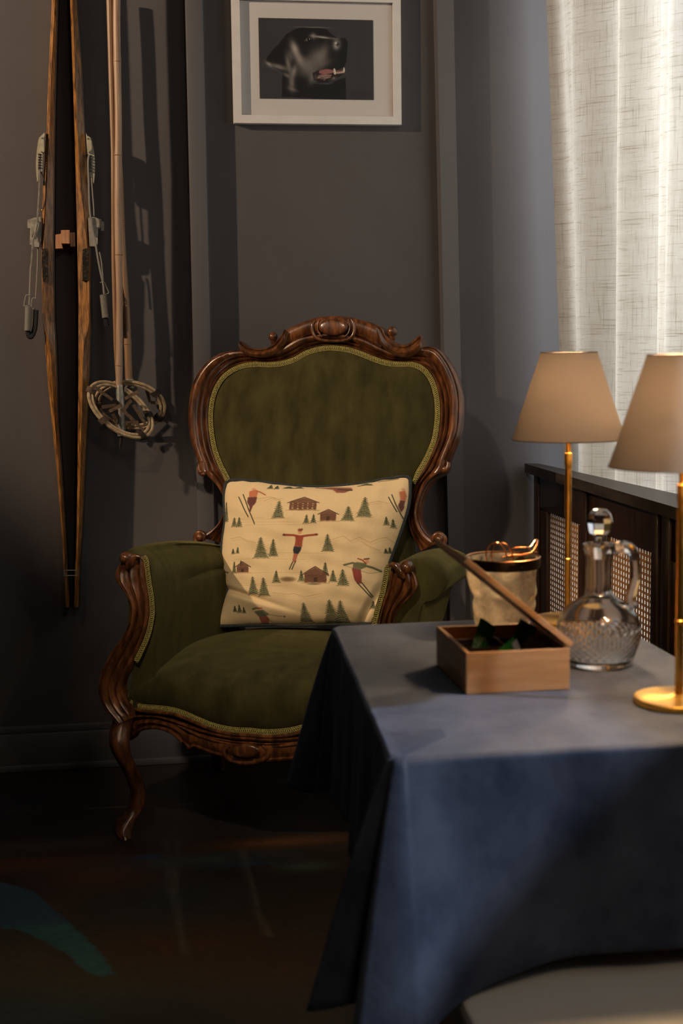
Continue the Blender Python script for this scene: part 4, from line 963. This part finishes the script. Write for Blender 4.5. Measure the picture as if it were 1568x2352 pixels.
# ================================================================== bamboo ski poles
def pole(label, x0, y0, x1, y1, r0, r1, yd, nodes, m, ferr, tip):
    a = ony(x0, y0, yd); b = ony(x1, y1, yd); root = empty('ski_pole', b, label, 'ski pole', group='pair of bamboo ski poles')
    pts = []; rs = []; ax = b-a
    tn = [(n_-y0)/(y1-y0) for n_ in nodes]
    for i in range(80):
        t = i/79; pts.append(a+ax*t+Vector((.0012*sin(t*17), 0, 0))); r = r0+(r1-r0)*t
        for q in tn: r += .0009*exp(-((t-q)/.008)**2)
        rs.append(r)
    on(root, MB().tube(pts, rs, 14), 'shaft', m)
    for n_ in nodes:
        t = (n_-y0)/(y1-y0); p = a+ax*t; u = ax.normalized(); mb = MB(); mb.tube([p-u*.0012, p, p+u*.0012], [r0+(r1-r0)*t+.0004, r0+(r1-r0)*t+.0018, r0+(r1-r0)*t+.0004], 14); on(root, mb, 'node', M_node)
    fa = ony(*ferr[0], yd); fb_ = ony(*ferr[1], yd); on(root, MB().tube([fa, fa+(fb_-fa)*.1, fb_], [r1*1.05, r1*1.25, r1*1.25], 16), 'ferrule', M_steel)
    ta = fb_; tb = ony(*tip, yd); on(root, MB().tube([ta, ta+(tb-ta)*.7, tb], [.004, .0035, .001], 8), 'tip_spike', M_darkleather)
    return root
yp1 = YB-.10; yp2 = YB-.055
pa = pole('front bamboo ski pole hanging straight, with a long metal ferrule through its round basket', 267, -260, 274.5, 886, .0098, .0088, yp1, (132, 346, 577, 838), M_bamboo, ((275, 884), (279, 1001)), (275, 1032))
# split cane lath lashed to the front pole
a = ony(255, -200, yp1+.004); mb = MB(); mb.tube([ony(x, y, yp1+.006) for x, y in ((248,-260),(252,0),(256,180),(260,350),(261,600),(266,800),(271,884))], [.0090,.0090,.0078,.0062,.0060,.0058,.0050], 10); on(pa, mb, 'cane_lath', M_bamboo2)
pb = pole('rear bamboo ski pole, crossing behind and leaning out to the right at its foot', 252, -10, 297, 874, .0092, .0098, yp2, (500, 788), M_bamboo2, ((297, 870), (299, 892)), (302, 920))
cbk = lambda x, y: (180+x*.14031, 840+y*.14031)
def basket(root, cx, cy, ax_, ay_, ang, yd, tilt, straps, nm):
    c0 = cbk(cx, cy); mb = MB()
    rp = []
    for i in range(64):
        t = 2*pi*i/64; u = ax_*cos(t); v = ay_*sin(t); x = u*cos(ang)-v*sin(ang); y = u*sin(ang)+v*cos(ang)
        dep = tilt*sin(t); rp.append(ony(*cbk(cx+x, cy+y), yd+dep))
    ctr_ = sum(rp, Vector())/64
    o1 = on(root, MB().tube([p for p in rp], .0046, 8, True), 'cane_hoop', M_rattan)
    o2 = on(root, MB().tube([ctr_+(p-ctr_)*.89 for p in rp], .0042, 8, True), 'cane_hoop', M_rattan)
    for k in (4, 18, 30, 44, 56):
        p = rp[k]; q = ctr_+(p-ctr_)*.89; t = (rp[(k+1) % 64]-rp[k-1]).normalized(); m2 = MB()
        for d in np.linspace(-.007, .007, 5):
            e1 = (p-ctr_).normalized(); e2 = e1.cross(t).normalized(); c_ = (p+q)/2+t*d
            m2.tube([c_+e1*(.0125*cos(a))+e2*(.0066*sin(a)) for a in np.linspace(0, 2*pi, 13)[:-1]], .0016, 5, True)
        on(root, m2, 'binding', M_leather if k % 4 else M_darkleather)
    for a, b in straps:
        P0 = ony(*cbk(*a), yd-.004); P1 = ony(*cbk(*b), yd+.004); d = (P1-P0).normalized(); sdv = d.cross(Vector((0, 1, 0))).normalized()*.0048; m2 = MB()
        m2.prism([P0-sdv, P0+sdv, P1+sdv*.8, P1-sdv*.8], (0, .0025, 0)); on(root, m2, 'leather_strap', M_leather, smooth=False)
basket(pa, 690, 722, 610, 330, radians(38), yp1-.03, -.035, [((720,640),(400,800)),((240,330),(560,560)),((700,700),(1090,1080)),((980,420),(760,540)),((900,640),(1100,960))], 'a')
basket(pb, 840, 640, 575, 375, radians(8), yp2-.002, .03, [((1400,620),(1180,600)),((860,560),(600,940)),((720,940),(980,920)),((830,940),(850,1050)),((1120,400),(1170,600)),((380,680),(640,640)),((340,400),(390,620)),((560,780),(640,960))], 'b')

# ================================================================== table, cloth, bench
ZTAB = .72
tb = empty('side_table', (.54, 1.87, 0), 'small table hidden under the blue cloth, carrying lamps, box and glassware', 'table')
c = Vector(tb.location)
MB().box(Vector((.326, 1.515, .69))-c, Vector((.750, 2.225, .717))-c, .004).build('tabletop', M_cream, tb)
for x, y in ((.310, 1.535), (.352, 2.175), (.730, 1.535), (.730, 2.175)):
    MB().box(Vector((x-.012, y-.016, 0))-c, Vector((x+.012, y+.016, .69))-c, .003).build('leg', M_cream, tb)
def cloth():
    crn = [Vector((.765, 1.497)), Vector((.278, 1.497)), Vector((.322, 2.243)), Vector((.765, 2.250))]   # NR NL FL FR
    S = []
    for i in range(4):
        A_ = crn[i-1] if i else crn[3]; 
    # go: NR->NL (front), NL->FL (left), FL->FR (far), FR->NR (right)
    cc = [crn[0], crn[1], crn[2], crn[3]]
    for i in range(4):
        a = cc[i]; b = cc[(i+1) % 4]; d = (b-a); L = d.length; t = d.normalized(); nrm = Vector((-t.y, t.x)); 
        cen = Vector((.53, 1.87))
        if (a+d*.5-cen).dot(nrm) < 0: nrm = -nrm
        n = int(L/.006); RC = .010
        for k in range(n+1):
            s = RC+(L-2*RC)*k/n; S.append((a+t*s, nrm.copy(), s, L-s, i))
        # corner fan at b
        nxt = cc[(i+2) % 4]-b; t2 = nxt.normalized(); n2 = Vector((-t2.y, t2.x))
        if (b+t2*.1-cen).dot(n2) < 0: n2 = -n2
        for k in range(36):
            f = (k+.5)/36; dr = nrm.slerp(n2, f) if False else (nrm*(cos(f*pi/2))+n2*sin(f*pi/2)); S.append((b-nrm*RC-n2*RC+dr*RC, dr, -f, -1, 10+i))
    rows = []; T = [0, .012, .03, .06, .1, .15, .2, .27, .34, .42, .5, .58, .66, .74, .82, .9, .96, 1]
    for t in T:
        r = []
        for (p, nn, s, s2, kind) in S:
            if kind >= 10:
                f = -s; i = kind-10
                if i == 0:      # near left corner (front -> left): lobe toward the viewer, valley, lobe to the left
                    amp = .030+.085*(1 if f < .38 else exp(-((f-.38)/.14)**2))*(.72+.28*min(1, f/.38))+.070*exp(-((f-.88)/.10)**2); dz = .262+.022*exp(-((f-.36)/.25)**2)+.015*exp(-((f-.9)/.15)**2)
                elif i == 1:    # far left corner
                    amp = .075*exp(-((f-.45)/.25)**2)+.02; dz = .275
                else: amp = .06*exp(-((f-.5)/.25)**2)+.015; dz = .26
            else:
                dd = min(s, s2); near = exp(-(dd/.055)**2)
                if kind == 0: amp = .018+.004*sin(s*38)+.006*sin(s*15+1)+(.076*exp(-(s2/.062)**1.6) if s2 < s else 0); dz = .229+.045*exp(-(s2/.11)**1.3)+.02*exp(-(s/.1)**2)
                elif kind == 1: amp = .012+.007*sin(s*26+.6)+.004*sin(s*61)+.02*exp(-(s/.05)**2)+.012*exp(-(s2/.05)**2); dz = .215+.05*exp(-(s/.15)**1.3)+.055*exp(-(s2/.12)**1.3)+.01*sin(s*9)
                else: amp = .014+.006*sin(s*30); dz = .215+.045*exp(-(dd/.11)**1.3)
            o = .004+amp*(t**.85); x = p.x+nn.x*o; y = p.y+nn.y*o
            if t == 0: o = -.003; x = p.x+nn.x*o; y = p.y+nn.y*o
            r.append(Vector((x, y, ZTAB+.0015-dz*t-(0 if t == 0 else .001))))
        rows.append(r)
    cen = Vector((.53, 1.87, ZTAB+.0015)); pre = []
    for k in (.99,):
        pre.append([Vector((cen.x+(v.x-cen.x)*k, cen.y+(v.y-cen.y)*k, cen.z)) for v in rows[0]])
    allr = pre+rows; n = len(S); V = [p for r in allr for p in r]
    Fs = [(j*n+k, j*n+(k+1) % n, (j+1)*n+(k+1) % n, (j+1)*n+k) for j in range(len(allr)-1) for k in range(n)]
    Fs.append(tuple(range(n)))
    o = mesh_obj('tablecloth', V, Fs, M_cloth); sd = o.modifiers.new('solid', 'SOLIDIFY'); sd.thickness = .0015; sd.offset = -1
    tag(o, 'faded blue velvet tablecloth draped over the small table', 'tablecloth')
cloth()
bn = empty('bench', (.55, 1.75, 0), 'cream upholstered bench pushed under the cloth-covered table', 'bench')
c = Vector(bn.location)
MB().box(Vector((.340, 1.20, .365))-c, Vector((.700, 2.12, .462))-c, .012).build('seat', M_cream, bn)
for x in (.375, .665):
    for y in (1.24, 2.08): MB().tube([(x-c.x, y-c.y, .37), (x-c.x, y-c.y, .0)], [.016, .011], 12).build('leg', M_cream, bn)

# ================================================================== table lamps
ZS = ZTAB+.0022
def table_lamp(x, y, label):
    r = empty('table_lamp', (x, y, ZS), label, 'lamp', group='pair of brass table lamps')
    MB().lathe([(0.001, 0), (.053, 0), (.0555, .0012), (.0555, .0065), (.054, .008), (.012, .0095), (.0075, .012), (.001, .012)], 64).build('base', M_brass, r, ang=40)
    MB().tube([(0, 0, .009), (0, 0, .255)], .0052, 20).build('stem', M_brass, r)
    MB().lathe([(.0052, .10), (.0062, .101), (.0062, .104), (.0052, .105)], 20).build('stem_collar', M_brass, r)
    MB().lathe([(.001, .250), (.0058, .252), (.0060, .262), (.0060, .272), (.001, .275)], 20).build('finial', M_brass, r)
    MB().lathe([(.010, .29), (.011, .295), (.011, .32), (.009, .325), (.0, .325)], 20).build('socket', M_brass, r)
    MB().tube([(0, 0, .27), (0, 0, .30)], .004, 10).build('socket_stem', M_brass, r)
    sh = MB().grid([[Vector((rr*cos(2*pi*k/96), rr*sin(2*pi*k/96), z)) for rr, z in ((.0888, .2945), (.0440, .4302))] for k in range(96)], True).build('lamp_shade', M_shade, r, ang=30)
    for rr, z in ((.0888, .2945), (.0440, .4302)): MB().tube([(rr*cos(a), rr*sin(a), z) for a in np.linspace(0, 2*pi, 97)[:-1]], .0009, 6, True).build('shade_edge', M_shade, sh)
    for k in range(3):
        a = k*2*pi/3; MB().tube([(.008*cos(a), .008*sin(a), .322), (.066*cos(a), .066*sin(a), .352)], .0009, 6).build('shade_spoke', M_brass, r)
    b = MB(); b.ball((0, 0, .35), .016, 16, (1, 1, 1.25)); bl = b.build('bulb', M_bulb, r)
    l = bpy.data.lights.new('bulb_light', 'POINT'); l.energy = 5; l.color = (1, .74, .44); l.shadow_soft_size = .018
    lo = bpy.data.objects.new('bulb_light', l); col.objects.link(lo); lo.location = (x, y, ZS+.35); bl.visible_shadow = True
    lo.location = (x, y, ZS+.378)
    l2 = bpy.data.lights.new('bulb_light', 'POINT'); l2.energy = 5.5; l2.color = (1, .74, .42); l2.shadow_soft_size = .012
    lo = bpy.data.objects.new('bulb_light', l2); col.objects.link(lo); lo.location = (x+.0, y, ZS+.318); lo.location.x += .016; lo.location.y -= .012
M_bulb = mat('lit_bulb', (255, 220, 160), .5); bb_ = M_bulb.node_tree.nodes['Principled BSDF']; bb_.inputs['Emission Color'].default_value = (1, .72, .4, 1); bb_.inputs['Emission Strength'].default_value = 8
table_lamp(.690, 2.186, 'farther brass table lamp with taupe shade, standing behind the crystal decanter')
table_lamp(.669, 1.664, 'nearer brass table lamp with taupe shade, at the right edge by the cloth front')

# ================================================================== wooden tea box
x0, x1, ya, yb2 = .421, .558, 1.757, 1.935; HB = .054; t = .006
bx_ = empty('tea_box', ((x0+x1)/2, (ya+yb2)/2, ZS), 'open cherry wood tea box with six compartments and a propped lid on the blue cloth', 'box')
def bbx(name, lo, hi, m=M_box, b=.0008): return MB().box((lo[0]-bx_.location.x, lo[1]-bx_.location.y, lo[2]), (hi[0]-bx_.location.x, hi[1]-bx_.location.y, hi[2]), b).build(name, m, bx_, smooth=False)
bbx('side', (x0, ya, 0), (x1, ya+t, HB)); bbx('side', (x0, yb2-t, 0), (x1, yb2, HB)); bbx('side', (x0, ya+t, 0), (x0+t, yb2-t, HB)); bbx('side', (x1-t, ya+t, 0), (x1, yb2-t, HB))
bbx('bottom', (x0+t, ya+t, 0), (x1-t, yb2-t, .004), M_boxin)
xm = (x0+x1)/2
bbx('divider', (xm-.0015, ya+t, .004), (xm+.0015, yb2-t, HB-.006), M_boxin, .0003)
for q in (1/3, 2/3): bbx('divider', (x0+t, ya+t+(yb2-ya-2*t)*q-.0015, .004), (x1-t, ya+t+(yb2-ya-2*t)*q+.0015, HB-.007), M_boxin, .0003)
# propped lid: hinge along the right top edge
tip = ony(1064, 1292, ya); hx, hz = x1, HB+ZS+.001
ang = math.atan2(tip.z-hz, hx-tip.x); LL_ = sqrt((tip.z-hz)**2+(hx-tip.x)**2)
Ml = Matrix.Translation((hx-bx_.location.x, 0, HB+.001)) @ Matrix.Rotation(-(pi-ang) , 4, 'Y')
Ml = Matrix.Translation((hx-bx_.location.x, 0, HB+.0015)) @ Matrix.Rotation(ang, 4, 'Y')
y_l0, y_l1 = ya-bx_.location.y, yb2-bx_.location.y
lid = MB().box((-LL_, y_l0, 0), (0, y_l1, .0075), .0008, Ml).build('lid', M_boxd if 'M_boxd' in globals() else M_box, bx_, smooth=False)
MB().tube([(hx-bx_.location.x+.001, y_l0+.02, HB), (hx-bx_.location.x+.001, y_l1-.02, HB)], .0018, 8).build('hinge', M_brass, bx_)
print('lid', math.degrees(ang), LL_)
def packet(cx, cy, z, rx, ry, rz, w_, h_, label, m1, grp='tea bags in the box'):
    o = empty('tea_bag', (cx, cy, z), label, 'tea bag', 0, None)
    o.rotation_euler = (rx, ry, rz); mb = MB(); n = 7
    top_ = [[Vector((w_*(i/(n-1)-.5), 0-.0022*sin(pi*i/(n-1))*sin(pi*j/(n-1)), h_*(j/(n-1)-.5))) for j in range(n)] for i in range(n)]
    bot_ = [[Vector((w_*(i/(n-1)-.5), .0004+.0022*sin(pi*i/(n-1))*sin(pi*j/(n-1)), h_*(j/(n-1)-.5))) for j in range(n)] for i in range(n)]
    mb.grid(top_); mb.grid(bot_[::-1]); mb.build('envelope', m1, o, ang=None)
    return o
bz = ZS+.03
o = packet(.470, 1.862, ZS+.050, -.45, .6, .25, .028, .050, 'green patterned tea bag standing at the back left of the box', M_green)
MB().box((-.013, -.0032, .004), (.013, -.0022, .024)).build('plain_panel', M_greenp, o, smooth=False)
o = packet(.526, 1.866, ZS+.046, -.35, .6, .1, .030, .048, 'olive and green tea bag at the back right of the box under the lid', M_green)
MB().box((-.013, -.0032, -.02), (.0, -.0022, .02)).build('plain_panel', M_greenp, o, smooth=False)
o = packet(.484, 1.792, ZS+.043, -.5, 1.15, .1, .024, .046, 'dark green tea bag with white tip near the front of the box', M_greenp)
MB().box((-.008, -.0036, .012), (.006, -.0022, .023)).build('white_tip', M_white, o, smooth=False)
o = packet(.530, 1.805, ZS+.040, -.9, -.75, .2, .030, .050, 'grey translucent tea bag leaning at the right under the lid hinge', M_sachet)

# ================================================================== crystal decanter
dx_, dy_ = .640, 1.886
dec = empty('decanter', (dx_, dy_, ZS), 'cut crystal decanter with handle and faceted ball stopper beside the tea box', 'decanter')
outp = [(.001,0),(.036,0),(.043,.002),(.047,.008),(.0525,.020),(.057,.034),(.0585,.048),(.0565,.062),(.050,.075),(.040,.085),(.029,.092),(.0215,.098),(.0185,.106),(.0178,.120),(.0182,.140),(.0196,.155),(.0215,.164),(.0222,.170)]
q = crom(outp, 110)
def cut(a, z, r):
    if .012 < z < .056:
        e = min(1, (z-.012)/.006, (.056-z)/.006); u = a*14/(2*pi)*2; v = z/.0085
        f = abs(((u+v) % 1)-.5)+abs(((u-v) % 1)-.5); return -.0024*e*(1-f)
    if .10 < z < .16: return -.0008*abs(cos(4*a))
    return 0
inp = crom([(.0185,.170),(.0165,.160),(.0145,.140),(.0140,.115),(.016,.102),(.024,.092),(.037,.082),(.047,.072),(.0525,.060),(.0540,.048),(.052,.034),(.047,.020),(.040,.010),(.001,.009)], 50)
mb = MB(); mb.lathe([tuple(p) for p in q]+[tuple(p) for p in inp], 168, rf=lambda a, z, r: cut(a, z, r) if r > .0 else 0)
# only the outer wall is cut
mb = MB(); n = 168; V = []; allp = [(p[0], p[1], 1) for p in q]+[(p[0], p[1], 0) for p in inp]
for r, z, o_ in allp:
    for k in range(n):
        a = 2*pi*k/n; rr = r+(cut(a, z, r) if o_ and r > .02 else (cut(a, z, r) if o_ else 0)); V.append((rr*cos(a), rr*sin(a), z))
Fs = [(j*n+k, j*n+(k+1) % n, (j+1)*n+(k+1) % n, (j+1)*n+k) for j in range(len(allp)-1) for k in range(n)]
Fs.append(tuple(reversed(range(n)))); Fs.append(tuple((len(allp)-1)*n+k for k in range(n)))
mb.add(V, Fs).build('body', M_crystal, dec, ang=28)
st_ = MB(); st_.tube([(0,0,.150),(0,0,.166),(0,0,.172),(0,0,.182)], [.010,.0125,.008,.0085], 12); st_.build('stopper_neck', M_crystal, dec, ang=20)
fb2 = MB(); fb2.lathe([(.001,.178),(.010,.181),(.0175,.190),(.0195,.200),(.0165,.211),(.010,.2175),(.001,.219)], 8); fb2.build('stopper', M_crystal, dec, smooth=False)
hp = crom([(.020,.162),(.034,.166),(.046,.158),(.050,.140),(.050,.120),(.046,.104),(.043,.092),(.046,.080)], 40)
mb = MB(); mb.tube([(p[0], -.006, p[1]) for p in hp], [.0095-.002*sin(pi*i/39) for i in range(40)], 8); hd = mb.build('handle', M_crystal, dec, ang=20)

# ================================================================== hammered glass ice bucket
ib = empty('ice_bucket', (.578, 2.165, ZS), 'hammered glass ice bucket with dark metal rim and copper wire handles behind the box', 'ice bucket')
def wob(a, z, r): return .0016*sin(3*a+z*60)+.0014*sin(5*a-z*90+1)-.0035*exp(-((z-.052-.006*sin(a*2))/.006)**2)*(1 if r > .02 else 0)
op = crom([(.001,0),(.034,0),(.040,.004),(.046,.022),(.050,.045),(.052,.06),(.054,.085),(.0555,.112)], 50); ip = crom([(.0525,.112),(.051,.085),(.049,.06),(.047,.045),(.043,.024),(.037,.010),(.001,.009)], 40)
MB().lathe([tuple(p) for p in op]+[tuple(p) for p in ip], 72, rf=lambda a, z, r: wob(a, z, r) if r > .01 else 0).build('vessel', M_ice, ib, ang=60)
MB().lathe([(.0555,.098),(.0578,.098),(.0585,.104),(.0585,.111),(.0575,.1135),(.0555,.113),(.0555,.098)], 64).build('rim_band', M_dark, ib)
MB().tube([(.0575*cos(a), .0575*sin(a), .1135) for a in np.linspace(0, 2*pi, 65)[:-1]], .0013, 6, True).build('rim_wire', M_copper, ib)
def bw(pts, nm='handle_wire', r=.0013):
    q = crom(pts, 30); m = MB(); 
    L = np.array(pts); k = np.linspace(0, 1, 30)
    m.tube([Vector(p) for p in q], r, 6); m.build(nm, M_copper, ib)
bw([(-.024,-.030,.106),(-.026,-.030,.124),(-.020,-.032,.138),(-.008,-.034,.140),(.003,-.034,.130),(.008,-.034,.110)])
bw([(-.030,-.020,.108),(-.032,-.020,.122),(-.027,-.021,.136),(-.014,-.022,.139),(-.004,-.022,.130),(.0,-.022,.118)])
bw([(.004,-.020,.127),(.016,-.020,.130),(.030,-.020,.130),(.040,-.012,.129),(.052,.0,.138),(.056,.004,.136),(.056,.004,.118)])
bw([(.0,-.034,.118),(.020,-.036,.121),(.036,-.034,.124),(.048,-.020,.132),(.055,-.004,.138)])
bw([(.036,-.012,.128),(.046,-.006,.121),(.055,.0,.118)]); bw([(-.006,-.020,.116),(.010,-.018,.118),(.034,-.016,.118)])
